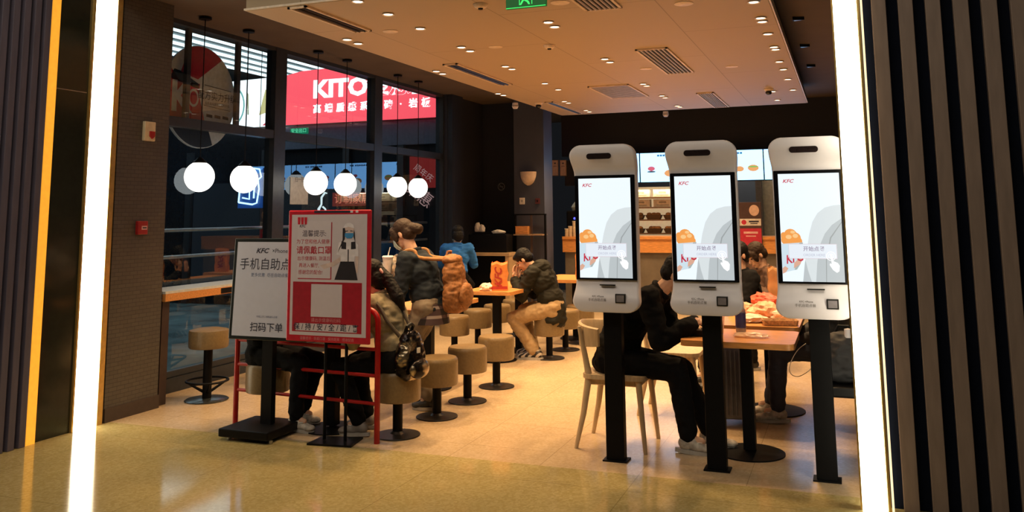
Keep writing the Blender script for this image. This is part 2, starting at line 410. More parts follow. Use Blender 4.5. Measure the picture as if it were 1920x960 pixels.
# far side wall of the corridor
struct(MB().box((-15.2, 10, 2.2), (.2, 12, 5)).build('wall_corridor', mat('corridor_wall', (.025, .026, .03), .4), smooth=0))
# guard rails outside the glass
gr = thing('guard_rail', 'steel guard rail with two tubes running along outside the window', 'railing', (-5.72, 8.6, 0))
for z in (1.37, 1.13): MB().tube([(0, -2.8, z), (0, 2.8, z)], .016).build('rail_tube', mat('rail_steel', (.45, .47, .47), .3, .8), gr)
for yy in (-1.0, 1.0): MB().box((0, yy, .69), (.03, .04, 1.38)).build('rail_post', FR, gr, 0)

# signs on and behind the glass
rd = thing('round_sign', 'large round promotional sign fixed on the outside of the window', 'sign', (-5.64, 6.48, 2.61))
Rr = .485
MB().lathe([(Rr, -.012), (Rr, .012)], (0, 0, 0), 48, Euler((0, PI/2, 0)).to_matrix()).build('disc', mat('disc_white', (.85, .80, .76), .5), rd, 30)
M = SIDE((.0135, 0, 0))
def clip(pts):
    return [p if math.hypot(*p) < Rr*.995 else tuple(Rr*.99*c/math.hypot(*p) for c in p) for p in pts]
a = MB()
arc = lambda a0, a1, n=14: circ(0, 0, Rr*.985, n=n, a0=R(a0), a1=R(a1))
a.use(mat('disc_red', (.60, .02, .035), .5)).poly(arc(55, 112)+[(-.28, .2), (-.05, .16)], M)
a.poly(arc(150, 215)+[(-.2, -.25), (.06, -.22), (-.03, .02), (-.02, .12), (-.3, .12)], M)
a.use(mat('disc_dark', (.03, .035, .045), .5)).poly([(-.36, .22), (-.28, .21), (-.04, .12), (-.03, .07), (-.42, .13)], M)
a.poly(arc(216, 292, 20)+[(.1, -.27), (-.2, -.22)], M)
M2 = SIDE((.0145, 0, 0))
a.use(mat('disc_print_white', (.85, .82, .80), .5)).text('K', .38, SIDE((.0146, -.27, -.04)), off=.014)
a.poly(circ(-.1, -.02, .07, .085), M2); a.use(MATS['disc_red']).poly(circ(-.1, -.02, .048, .062), SIDE((.0148, 0, 0)))
a.use(mat('print_brown', (.07, .045, .04), .5)).text('配方实力升级', .092, SIDE((.0146, .23, .02)))
for z0, z1 in ((.125, .118), (-.07, -.076), (-.23, -.238)): a.poly([(.04, z0), (.42, z0-.02), (.42, z1-.02), (.04, z1)], M2)
for k in range(3): a.poly([(.08+.115*k, -.15), (.165+.115*k, -.155), (.165+.115*k, -.185), (.08+.115*k, -.18)], M2)
a.text('K', .07, SIDE((.0146, -.22, .34)), off=.003)
a.text('金枪高纯度配方原料升级', .032, SIDE((.0146, .23, -.05)))
a.build('print', None, rd, 0)
ne = thing('neon_sign', 'blue white neon outline sign glowing behind the second pendant globe', 'sign', on_x(468, 352, -6.6))
n = MB()
def P2(pts, dz=0): return [(p[0]*.9, 0, p[1]*.9) for p in pts]
n.tube(P2([(-.17, -.19), (.05, -.22), (.12, -.2), (.15, -.02), (.13, .1), (.18, .14), (.15, .24), (.02, .26), (-.02, .1), (-.15, .06), (-.17, -.19)]), .010, 8)
n.tube(P2([(-.11, -.13), (0, -.15), (.0, -.05), (-.1, -.04), (-.1, .02), (0, .02)]), .009, 8)
n.tube(P2([(.07, -.14), (.08, .18)]), .010, 8)
n.build('neon_tube', glow('neon_blue', (.45, .75, 1), 3.0), ne)
MB().cone((-.1, .03, .24), (-.1, .03, 4.7-ne.location.z), .004, seg=6).cone((.1, .03, .24), (.1, .03, 4.7-ne.location.z), .004, seg=6).build('hanging_wire', FR, ne)
MB().box((0, .03, 0), (.36, .02, .48)).build('backing', mat('neon_back', (.01, .03, .12), .4, emit=(.02, .10, .4), es=.5), ne, 0)
nw = thing('neon_sign', 'white curled neon line glowing above the red mask notice', 'sign', on_x(605, 392, -6.3))
MB().tube([(-.05, 0, -.08), (-.06, 0, 0), (-.02, 0, .06), (-.02, 0, .15), (.03, 0, .21), (.06, 0, .2)], [.012, .018, .012, .014, .014, .008], 8).tube([(.05, 0, -.08), (.04, 0, .0), (0, 0, .03)], .012, 8).build('neon_tube', glow('neon_white', (.9, 1, .95), 1.2), nw)
MB().cone((0, 0, -.08), (0, 0, -nw.location.z), .008, seg=6).build('stand_rod', FR, nw)
st = thing('window_notice', 'pale square notice stuck on the window left of the third pendant globe', 'notice', on_x(561, 358, wx+.006))
MB().box((0, 0, 0), (.003, .33, .29)).build('sheet', mat('notice_pale', (.36, .36, .33), .6), st, 0)
MB().use(mat('print_dark', (.02, .02, .02), .5)).text('扫一扫', .06, SIDE((.002, 0, .12))).build('print', None, st, 0)
rdp = thing('shop_banner', 'red lit banner with white lettering at the far end of the window', 'banner', (-6.2, 12.24, 1.85))
MB().box((0, .02, .3), (.5, .03, .5)).build('banner_face', glow('banner_red', (.5, .02, .015), .38), rdp, 0)
t = MB().use(glow('banner_white', (.9, .5, .45), .5)); t.text('聚惠', .26, FRONT((-.08, -.004, -.06)) @ Euler((0, 0, R(-35))).to_matrix().to_4x4()); t.text('周年庆', .13, FRONT((.0, -.004, .28)) @ Euler((0, 0, R(-35))).to_matrix().to_4x4())
t.build('lettering', None, rdp, 0)
rl = thing('shop_sign', 'small dim red lettering sign low behind the globes outside', 'sign', (-7.45, 12.17, 1.74))
MB().box((0, .02, 0), (.75, .02, .22)).build('sign_face', glow('sign_red_low', (.45, .05, .03), .35), rl, 0)
MB().use(glow('sign_red_text', (1, .25, .15), .9)).text('订制家居', .17, FRONT((0, .006, 0))).build('lettering', None, rl, 0)
gs = thing('exit_sign', 'small green lit sign low in the upper window outside', 'sign', (-8.3, 11.9, 2.86))
MB().box((0, 0, 0), (.34, .03, .10), bev=.004).build('sign_box', glow('green_dim', (.0, .35, .15), .6), gs, 0)
MB().use(glow('green_text', (.2, 1, .5), 1.2)).text('安全出口', .075, FRONT((0, -.018, 0))).build('lettering', None, gs, 0)

# ================================================================== KIOSKS
def lerp(a, b, t): return a+(b-a)*t
def sstep(a, b, x):
    t = max(0, min(1, (x-a)/(b-a))); return t*t*(3-2*t)
SCREEN = glow('screen_white', (.86, .95, 1), 1.02)
def make_kiosk(label):
    k = thing('order_kiosk', label, 'kiosk', group='self order kiosks')
    MB().box((.012, .09, .55), (.112, .07, 1.1), bev=.004).build('post', BLACKM, k, 0)
    MB().box((.012, .09, .004), (.15, .11, .008)).build('base_plate', BLACKM, k, 0)
    b = MB(); rings = []
    zt, zb, rc = 1.915, .893, .075
    zs = [zb + rc*(1-math.cos(R(t))) for t in range(0, 91, 12)] + [zb+rc+(zt-zb-2*rc)*q/30 for q in range(1, 30)] + [zt - rc*(1-math.cos(R(t))) for t in range(90, -1, -12)]
    for z in zs:
        wv = .200 + .012*sstep(1.72, 1.84, z) + .014*sstep(1.05, .93, z)
        for d in (zt-z, z-zb):
            if d < rc: wv -= rc - math.sqrt(max(0, rc*rc-(rc-d)**2))
        yf = -.075*sstep(1.735, 1.87, z) - .05*sstep(1.075, .95, z)
        th = .075; c = .016; y0, y1 = yf, yf+th
        ring = []
        for sx, sy, a0 in ((1, 1, 0), (-1, 1, 90), (-1, -1, 180), (1, -1, 270)):
            for q in range(4):
                tt = R(a0+30*q); ring.append((sx*(wv-c)+c*math.cos(tt), (y1-c if sy > 0 else y0+c)+c*math.sin(tt), z))
        rings.append(ring)
    b.loft(rings); b.build('body', WHITEP, k, 50)
    MB().box((0, -.004, 1.405), (.385, .02, .645), bev=.004).build('bezel', mat('bezel_black', (.006, .006, .008), .12), k, 0)
    d = MB().use(SCREEN); W, H = .333, .612; cz = 1.402
    Pl = lambda o: FRONT((-W/2, -.0150-.0002*o, cz-H/2)) @ Matrix.Diagonal((W, H, 1, 1))
    d.poly([(0, 0), (1, 0), (1, 1), (0, 1)], Pl(0))
    # plain pale backdrop folds, bucket of chicken, button and hand
    d.use(glow('screen_grey', (.50, .55, .57), 1))
    edge = [(.33, 0), (.37, .16), (.42, .30), (.47, .44), (.53, .55), (.62, .63), (.74, .68), (.88, .70), (1, .705)]
    d.poly(edge+[(1, 0)], Pl(1))
    d.use(glow('screen_grey_light', (.70, .76, .78), 1)).poly([(.385, .2), (.42, .30), (.47, .44), (.53, .55), (.62, .63), (.74, .68), (.88, .70), (1, .705), (1, .58), (.84, .52), (.72, .44), (.62, .32), (.57, .16), (.54, 0), (.47, 0), (.42, .1)], Pl(1.5))
    d.use(glow('screen_fold', (.33, .36, .37), 1)).poly([(.70, 0), (.712, 0), (.73, .2), (.82, .40), (1, .54), (1, .552), (.80, .405), (.715, .2)], Pl(2))
    d.use(glow('screen_orange', (.93, .36, .08), .95))
    for (cx, cy, rx, ry) in ((.10, .385, .10, .05), (.22, .40, .11, .055), (.16, .44, .10, .045), (.27, .37, .08, .04), (.05, .42, .055, .035)):
        d.poly([(max(.003, p[0]), p[1]) for p in circ(cx, cy, rx, ry, 16)], Pl(2))
    d.use(glow('screen_orange_light', (1, .60, .25), .95))
    for (cx, cy, rx, ry) in ((.13, .41, .05, .02), (.24, .42, .045, .02), (.2, .455, .04, .014)): d.poly(circ(cx, cy, rx, ry, 14), Pl(3))
    d.use(glow('screen_bucket', (.62, .76, .84), 1)).poly([(.004, .345), (.36, .36), (.30, .16), (.24, .11), (.05, .085), (.004, .10)], Pl(4))
    d.use(glow('screen_bucket_shade', (.40, .46, .44), 1)).poly([(.30, .355), (.36, .36), (.30, .16), (.24, .11), (.20, .105), (.25, .2)], Pl(4.5))
    d.use(glow('screen_thumb', (.80, .45, .32), .9)).poly([(.19, .12), (.30, .16), (.34, .21), (.30, .225), (.2, .17)], Pl(5)); d.poly([(.004, .07), (.06, .085), (.1, .12), (.05, .14), (.004, .12)], Pl(5))
    d.use(glow('screen_red', (.62, .02, .06), .9))
    Tm = lambda x, z, o, rz=0: FRONT((-W/2+W*x, -.0150-.0002*o, cz-H/2+H*z)) @ Euler((0, 0, rz)).to_matrix().to_4x4()
    d.text('KFC', .028, Tm(.16, .93, 6), shear=.3, off=.0006, sx=1.15)
    d.text('KFC', .066, Tm(.20, .21, 6, R(12)), shear=.3, off=.0016, sx=.8)
    d.use(glow('screen_button', (.80, .86, .93), 1)).poly([(.12, .21), (.90, .21), (.90, .345), (.12, .345)], Pl(7))
    d.use(glow('screen_button_edge', (.80, .66, .72), .9))
    for q in ([(.12, .342), (.90, .342), (.90, .346), (.12, .346)], [(.12, .21), (.90, .21), (.90, .214), (.12, .214)], [(.12, .21), (.126, .21), (.126, .346), (.12, .346)], [(.894, .21), (.9, .21), (.9, .346), (.894, .346)]): d.poly(q, Pl(8))
    d.use(glow('screen_text', (.28, .22, .34), .9)).text('开始点餐', .029, Tm(.53, .298, 8), off=.0003)
    d.use(glow('screen_text_pale', (.55, .58, .72), .9)).text('ORDER HERE', .020, Tm(.53, .243, 8))
    d.use(glow('screen_hand', (1, 1, 1), 1.05))
    for r0, r1 in ((.075, .063), (.045, .035)):
        o1 = circ(.80, .235, r0*1.05, r0*.57); o2 = circ(.80, .235, r1*1.05, r1*.57)
        for q in range(28): d.poly([o1[q], o1[(q+1) % 28], o2[(q+1) % 28], o2[q]], Pl(9))
    d.poly([(.785, .25), (.815, .25), (.835, .19), (.90, .175), (.93, .15), (.92, .10), (.88, .085), (.82, .11), (.77, .155), (.775, .17), (.805, .165)], Pl(10))
    d.build('screen', None, k, 0)
    MB().prism(rrect(.158, .036, .017), .004, FRONT((-.015, -.072, 1.843))).build('camera_slot', mat('slot_dark', (.02, .012, .012), .2), k, 0)
    MB().box((.01, -.002-.022, 1.055), (.095, .02, .006)).build('receipt_slot', BLACK, k, 0)
    s2 = MB().use(mat('scanner_frame', (.01, .01, .01), .3)).box((.095, -.046, .978), (.064, .02, .056), bev=.003).build('scanner', None, k, 0)
    MB().box((.095, -.056, .978), (.048, .004, .040)).build('scanner_glass', mat('scanner_grey', (.22, .20, .22), .2), s2, 0)
    MB().use(mat('label_ink', (.12, .10, .10), .6)).text('KFC ×Phone', .014, FRONT((-.045, -.0525, .988)), off=.0003).text('手机自助点餐', .019, FRONT((-.05, -.0525, .966))).build('instruction_print', None, k, 0)
    return k
k0 = make_kiosk('white self-order kiosk on a black post, leftmost of the three, nearest the wooden chair')
k0.location = (-1.405, 5.27, 0)
dup(k0, (-.80, 5.27, 0), 0, 'white self-order kiosk on a black post, middle of the three')
dup(k0, (-.197, 5.27, 0), 0, 'white self-order kiosk on a black post, rightmost of three, against the glowing strip')

# ================================================================== BARRIER AND NOTICE STANDS
rb = thing('queue_barrier', 'red tubular metal barrier with three cross rails behind the notice stands', 'barrier', (-3.59, 5.27, 0), R(-5))
hw = .615
pts = [(-hw, 0, 0), (-hw, 0, .78)] + [(-hw+.08-.08*math.cos(R(t)), 0, .78+.08*math.sin(R(t))) for t in range(15, 91, 15)]
pts += [(hw-.08+.08*math.cos(R(t)), 0, .78+.08*math.sin(R(t))) for t in range(90, -1, -15)] + [(hw, 0, 0)]
MB().tube(pts, .019, 12).build('frame_tube', RED, rb, 60)
for z in (.60, .43, .25): MB().tube([(-hw, 0, z), (hw, 0, z)], .012).build('cross_rail', RED, rb)
# white stand
wb = thing('notice_stand', 'black framed standing notice board with white sheet, left of the red notice', 'sign', (-3.81, 5.17, 0))
MB().box((-.03, -.03, .05), (.40, .40, .055), bev=.008).build('base', BLACK, wb, 0)
for xx in (-.17, .17):
    MB().lathe([(.0, 0), (.012, .002), (.012, .022), (0, .024)], (xx, -.19, 0), 12).build('caster', STEEL, wb)
MB().box((0, .0, .40), (.085, .05, .68)).build('post', BLACK, wb, 0)
bt = R(-3.5)
def tilt(p, c=(0, -.01, .99)):
    return V(c) + Euler((bt, 0, 0)).to_matrix() @ V(p)
TB = Matrix.Translation((0, -.01, .985)) @ Euler((bt, 0, 0)).to_matrix().to_4x4()
def tb(c): return TB @ FRONT(c)
b = MB(); b.box((0, 0, 0), (.64, .03, .70), bev=.006); b.bm.transform(TB); b.build('board_frame', mat('board_black', (.01, .014, .014), .3), wb, 0)
SHEET = mat('sheet_lavender', (.53, .54, .66), .45, var=.02)  # plain board sheet, one even pale lavender
b = MB(); b.box((0, -.016, 0), (.58, .004, .65)); b.bm.transform(TB); b.build('sheet', SHEET, wb, 0)
INK = mat('ink_dark', (.02, .02, .045), .5); INKB = mat('ink_blue', (.12, .16, .28), .5)
t = MB().use(INK)
t.text('KFC', .047, tb((-.075, -.0195, .262)), shear=.3, off=.0012, sx=1.2); t.text('×Phone', .042, tb((.075, -.0195, .262)), off=.0)
t.text('手机自助点餐', .087, tb((.0, -.0195, .165)))
t.text('扫码下单', .066, tb((-.0, -.0195, -.265)), off=.0006, sx=1.05)
t.use(INKB).text('更多优惠  尽在自助点餐', .030, tb((-.0, -.0195, .093)))
t.text('扫描上方二维码进入点餐', .016, tb((0, -.0195, -.19)))
t.build('print', None, wb, 0)
# red stand
rs = thing('notice_stand', 'red framed mask reminder notice on a thin two-legged stand', 'sign', (-3.315, 5.13, 0))
MB().prism([(-.08, -.10), (.23, -.06), (.19, .16), (-.09, .10)], .012).build('base', BLACK, rs, 0)
for xx, yy in ((-.03, .03), (.125, .04)): MB().cone((xx, yy, .01), (xx, yy, .75), .011).build('leg', BLACKM, rs)
bw, bh, bz = .655, .885, 1.087
MB().box((0, 0, bz), (bw, .022, bh), bev=.008).build('board_frame', mat('frame_red', (.50, .012, .03), .35), rs, 0)
U = lambda o: FRONT((-bw/2, -.0115-.0004*o, bz-bh/2)) @ Matrix.Diagonal((bw, bh, 1, 1))
def px(x, y): return ((x-298)/312, 1-(y-25)/505)
a = MB().use(mat('poster_white', (.58, .52, .58), .5, var=.02)).poly([px(312, 505), px(598, 505), px(598, 42), px(312, 42)], U(1))
a.use(mat('poster_red', (.36, .006, .022), .45)).poly([px(322, 492), px(582, 492), px(582, 302), px(322, 302)], U(2))
a.use(mat('poster_shadow_red', (.40, .03, .06), .5)).poly([px(340, 292), px(468, 292), px(468, 72), px(340, 72)], U(2))
a.use(mat('poster_bubble', (.61, .55, .61), .5, var=.02)).poly([px(336, 288), px(464, 288), px(464, 67), px(336, 67)], U(3))
a.use(mat('poster_rednew', (.55, .01, .03), .45))
for k in range(3): a.poly([px(336+13*k, 80), px(345+13*k, 80), px(346+13*k, 52), px(335+13*k, 52)], U(4))
a.use(MATS['poster_white']).poly([px(393, 434), px(509, 434), px(509, 310), px(393, 310)], U(4)).poly([px(336, 488), px(565, 488), px(565, 460), px(336, 460)], U(4))
# staff figure with mask (flat print)
a.use(mat('print_skin', (.62, .48, .46), .5)).poly([px(p, q) for p, q in ((512, 100), (520, 84), (540, 82), (550, 96), (549, 122), (536, 136), (520, 132))], U(4))
a.poly([px(p, q) for p, q in ((425, 238), (470, 225), (500, 205), (508, 218), (478, 240), (440, 252))], U(4)).poly([px(p, q) for p, q in ((556, 200), (568, 200), (566, 262), (558, 270))], U(4))
a.use(mat('print_black', (.015, .012, .02), .5))
a.poly([px(p, q) for p, q in ((508, 140), (508, 96), (515, 90), (519, 108), (516, 138), (497, 168), (490, 190))], U(5)).poly([px(p, q) for p, q in ((549, 100), (553, 112), (556, 150), (549, 130))], U(5))
a.poly([px(p, q) for p, q in ((502, 222), (552, 222), (566, 292), (480, 292))], U(5))
a.use(mat('print_white', (.70, .66, .72), .5)).poly([px(p, q) for p, q in ((510, 95), (518, 78), (534, 74), (548, 82), (552, 96), (530, 90))], U(6))
a.poly([px(p, q) for p, q in ((495, 150), (520, 138), (548, 142), (566, 158), (568, 202), (554, 202), (552, 224), (502, 224), (502, 200), (486, 196))], U(5))
a.use(MATS['print_black']).poly([px(p, q) for p, q in ((504, 145), (522, 150), (522, 176), (504, 174))], U(6)).poly([px(p, q) for p, q in ((540, 148), (556, 146), (558, 174), (540, 176))], U(6)).poly([px(p, q) for p, q in ((528, 176), (532, 176), (532, 222), (528, 222))], U(6))
a.poly([px(p, q) for p, q in ((518, 106), (528, 104), (528, 107), (518, 109))], U(6)).poly([px(p, q) for p, q in ((536, 104), (546, 105), (546, 108), (536, 107))], U(6))
a.use(mat('print_blue', (.05, .25, .55), .5)).poly([px(p, q) for p, q in ((517, 114), (548, 114), (549, 124), (542, 134), (524, 134), (516, 126))], U(6))
a.build('poster', None, rs, 0)
def pt(x, y, o): 
    u, v = px(x, y); return FRONT((-bw/2+u*bw, -.0115-.0004*o, bz-bh/2+v*bh))
sc_ = bw/312
t = MB().use(mat('ink_grey', (.09, .07, .10), .5)).text('温馨提示:', 22*sc_, pt(400, 117, 5), off=.0002)
t.use(mat('ink_red', (.45, .01, .03), .5)).text('为了您和他人健康', 16*sc_, pt(396, 148, 5)).text('请佩戴口罩', 27*sc_, pt(400, 182, 5), off=.0006).text('出示健康码, 测温后', 15*sc_, pt(400, 213, 5)).text('再进入餐厅,', 15*sc_, pt(382, 240, 5)).text('感谢您的配合!', 15*sc_, pt(388, 266, 5))
t.use(INK).text('KFC', 13*sc_, pt(354, 87, 5), shear=.3, off=.0005)
t.text('保 / 持 / 安 / 全 / 距 / 离', 24*sc_, pt(450, 474, 6), off=.0006)
t.use(mat('ink_pink', (.62, .25, .28), .5)).text('请出示健康码扫码', 14*sc_, pt(450, 447, 5)).text('温馨提示 · 佩戴口罩 · 保持距离 · 感谢配合', 11*sc_, pt(454, 517, 1))
t.use(INK).poly([px(398, 36), px(535, 36), px(535, 27), px(398, 27)], U(1.5)); 
t.use(MATS['print_white']); [t.poly([px(p, 36), px(p+10, 36), px(p+10, 27), px(p, 27)], U(2)) for p in (535, 555)]
t.build('print', None, rs, 0)

# ================================================================== STOOLS
def make_stool(label):
    s = thing('drum_stool', label, 'stool', group='drum stools on floor posts')
    MB().lathe([(.0, .235), (.150, .235), (.156, .24), (.158, .27), (.158, .40), (.156, .418), (.146, .432), (.1, .438), (0, .44)], seg=36).build('seat', LEATHER, s, 35)
    MB().cone((0, 0, .012), (0, 0, .24), .034, seg=20).build('post', BLACKM, s, 35)
    MB().lathe([(0, 0), (.152, 0), (.156, .004), (.154, .009), (.05, .016), (.036, .03), (0, .03)], seg=36).build('base', mat('base_steel', (.045, .04, .038), .35, .6), s, 35)
    return s
SR = [(-2.95, 5.45, 'brown drum stool under the seated girl with the sequin backpack'),
      (-2.93, 6.02, 'brown drum stool in the near row, just right of the sequin backpack'),
      (-2.93, 6.58, 'brown drum stool in the near row, second to the right of the sequin backpack'),
      (-2.93, 7.20, 'brown drum stool in the near row, third to the right of the sequin backpack'),
      (-2.96, 8.74, 'brown drum stool under the bowed man in the dark hooded jacket'),
      (-2.97, 9.32, 'brown drum stool just behind the bowed man in the dark jacket'),
      (-2.95, 9.85, 'brown drum stool farthest along the near row, beyond the bowed man'),
      (-4.0, 5.42, 'brown drum stool behind the black framed notice board under a seated person'),
      (-3.92, 8.47, 'brown drum stool in the far row, right beside the brown backpack'),
      (-3.92, 9.09, 'brown drum stool in the far row, second from the brown backpack'),
      (-3.90, 9.62, 'brown drum stool in the far row, third from the brown backpack'),
      (-3.90, 10.22, 'brown drum stool farthest along the far row')]
s0 = None
for (xx, yy, lb) in SR:
    if s0 is None: s0 = make_stool(lb); s0.location = (xx, yy, 0)
    else: dup(s0, (xx, yy, 0), rnd.random()*6, lb)
def make_bar(label):
    s = thing('bar_stool', label, 'stool', group='bar stools with foot rings')
    MB().lathe([(.0, .42), (.150, .42), (.158, .43), (.16, .46), (.16, .545), (.155, .562), (.1, .575), (0, .58)], seg=36).build('seat', LEATHER, s, 35)
    MB().cone((0, 0, .02), (0, 0, .425), .036, seg=20).build('post', BLACKM, s, 35)
    MB().lathe([(0, 0), (.17, 0), (.175, .006), (.165, .012), (.05, .018), (0, .02)], seg=36).build('base', mat('base_grey', (.10, .11, .11), .25, .8), s, 35)
    MB().tube([(.165*math.cos(2*PI*k/32), .165*math.sin(2*PI*k/32), .155) for k in range(32)], .009, 8, True).build('foot_ring', BLACKM, s)
    for k in range(4):
        c, q = math.cos(PI/4+k*PI/2), math.sin(PI/4+k*PI/2)
        MB().cone((.03*c, .03*q, .07), (.162*c, .162*q, .152), .012, .008, 8).build('strut', BLACKM, s)
    return s
bs = make_bar('brown bar stool with foot ring standing alone by the window counter'); bs.location = (-4.99, 5.95, 0)
dup(bs, (-4.95, 6.75, 0), .4, 'brown bar stool by the window counter, half hidden behind the notice boards')
dup(bs, (-4.95, 10.75, 0), .4, 'bar stool under the person in the blue sweater at the back counter')

# ------------------------------------------------------------------ tables
def make_table(label, x0, x1, y0, y1, z=.72, disc=.2, legs=((0, 0),), group='wooden dining tables'):
    cx, cy = (x0+x1)/2, (y0+y1)/2
    t = thing('dining_table', label, 'table', (cx, cy, 0), 0, group)
    MB().prism(rrect(x1-x0, y1-y0, .05), .035, Matrix.Translation((0, 0, z-.035))).build('table_top', WOODT, t, 30)
    for lx, ly in legs:
        lg = MB().box((lx, ly, z/2), (.075, .075, z-.05), bev=.004).build('leg', BLACKM, t, 0)
        MB().lathe([(0, 0), (disc, 0), (disc, .008), (.05, .016), (0, .016)], (lx, ly, 0), 36).build('base_disc', BLACKM, lg, 35)
    return t
make_table('wooden table behind the mask notice, between the seated girl and her companion', -3.72, -3.24, 5.22, 6.12, legs=((0, -.2),))
make_table('wooden table beside the standing woman with the brown backpack', -3.72, -3.22, 6.42, 7.52, legs=((0, 0),))
make_table('wooden table with an orange paper bag in front of the bowed man', -3.68, -3.15, 8.12, 9.42, legs=((-.02, -.3), (-.02, .35)))
make_table('wooden table behind the bowed man with a second orange paper bag', -3.45, -2.75, 9.75, 10.6)
make_table('wooden table in front of the man in black behind the middle kiosk', -1.0, -.33, 5.42, 6.02, legs=((.02, .06),), disc=.21)
make_table('wooden table heaped with food wrappers behind the kiosks', -.98, -.34, 6.2, 7.55, legs=((.05, .15),), disc=.24)

# window bar counter
cnt = thing('window_counter', 'long bar counter with orange wood edge fixed along the window', 'counter', (-5.33, 5.62, 0))
MB().box((0, 2.45, .885), (.34, 4.9, .02)).build('counter_top', mat('counter_white', (.55, .58, .58), .3), cnt, 0)
MB().box((.155, 2.45, .845), (.035, 4.9, .06)).build('front_edge', WOODT, cnt, 0)
MB().box((.06, .06, .41), (.13, .08, .82)).build('end_panel', mat('dark_brown2', (.05, .03, .025), .5), cnt, 0)
MB().box((.174, .75, .845), (.006, .17, .045)).build('socket', BLACK, cnt, 0)

# ------------------------------------------------------------------ chairs
def make_chair(label):
    c = thing('dining_chair', label, 'chair', group='light wooden chairs')   # faces +Y, base centre under the seat
    MB().prism(rrect(.42, .42, .07), .028, Matrix.Translation((0, 0, .435))).build('seat', WOODC, c, 30)
    MB().box((0, .0, .415), (.34, .34, .045), bev=.01).build('seat_frame', WOODC, c, 0)
    for sx in (-1, 1):
        MB().cone((sx*.17, .16, .43), (sx*.20, .20, 0), .021, .013, 12).build('leg', WOODC, c)
        MB().tube([(sx*.185, -.22, .76), (sx*.18, -.19, .60), (sx*.17, -.165, .45), (sx*.185, -.20, .22), (sx*.205, -.25, 0)], [.013, .018, .023, .019, .013], 12).build('leg', WOODC, c)
    rings = []
    for k in range(13):
        a = R(-78+13*k); rr = .235; x = rr*math.sin(a); y = -.03-rr*math.cos(a)*.95
        t = .013; nx, ny = math.sin(a), -math.cos(a); h = .085 - .028*abs(k-6)/6; zc = .70
        rings.append([(x-nx*t, y-ny*t, zc-h), (x+nx*t, y+ny*t, zc-h), (x+nx*t*1.4, y+ny*t*1.4, zc+h*.9), (x, y, zc+h), (x-nx*t*.6, y-ny*t*.6, zc+h*.9)])
    MB().loft(rings).build('backrest', WOODC, c, 50)
    return c
ch = make_chair('light wooden chair under the man in black behind the left kiosk'); ch.location = (-1.455, 5.74, 0); ch.rotation_euler = (0, 0, -PI/2)
dup(ch, (-1.28, 6.75, 0), -PI/2, 'light wooden chair standing behind the man in black, legs showing past his knees')
dup(ch, (-.06, 6.75, 0), PI/2, 'wooden chair under the person in jeans behind the rightmost kiosk')
bn = thing('bench', 'black bench behind the post of the rightmost kiosk carrying a dark bag', 'bench', (-.03, 5.85, 0))
MB().box((0, 0, .43), (.36, .5, .06), bev=.012).build('seat', BLACK, bn, 0)
for sx in (-1, 1):
    for sy in (-1, 1): MB().box((sx*.15, sy*.2, .2), (.035, .035, .40)).build('leg', BLACKM, bn, 0)

# ================================================================== PEOPLE
def ik(a, b, l1, l2, pole):
    a, b = V(a), V(b); d = b-a; L_ = min(d.length, (l1+l2)*.999); dn = d.normalized()
    q = (L_*L_ + l1*l1 - l2*l2)/(2*L_); h = math.sqrt(max(0, l1*l1-q*q))
    p = V(pole) - dn*V(pole).dot(dn); p.normalize()
    return a + dn*q + p*h
def frame(f, u):
    f = V(f).normalized(); u = V(u); u = (u-f*u.dot(f)).normalized(); r = f.cross(u)
    return Matrix((r, f, u)).transposed()          # columns right, forward, up
def hand_shapes(mb, w, d, n, side, curl=.5, k=1.):
    """palm, five fingers; d finger direction, n palm normal"""
    d = V(d).normalized(); n = V(n); n = (n-d*n.dot(d)).normalized(); s = d.cross(n)*side
    w = V(w)
    mb.ball(w+d*.045*k, (.040*k, .052*k, .016*k), 10, Matrix((s, d, n)).transposed())
    mb.cap(w-d*.02*k, w+d*.03*k, .021*k, .024*k, 8)
    for i, (o, l) in enumerate(((.027, .068), (.009, .076), (-.009, .070), (-.027, .056))):
        p = w + d*.085*k + s*o*k; dd = d.copy()
        for j, q in enumerate((.44, .32, .24)):
            ang = curl*(.5+.35*j); dd = (dd*math.cos(ang) + n*math.sin(ang)).normalized()
            e = p + dd*l*q*k; mb.cap(p, e, (.0095-.001*j)*k, (.0088-.001*j)*k, 8); p = e
    p = w + d*.02*k + s*.028*k; e = p + (s*.7+d*.6+n*.3).normalized()*.042*k; mb.cap(p, e, .011*k, .010*k, 8); mb.cap(e, e+(d*.9+n*.4).normalized()*.032*k, .010*k, .0085*k, 8)

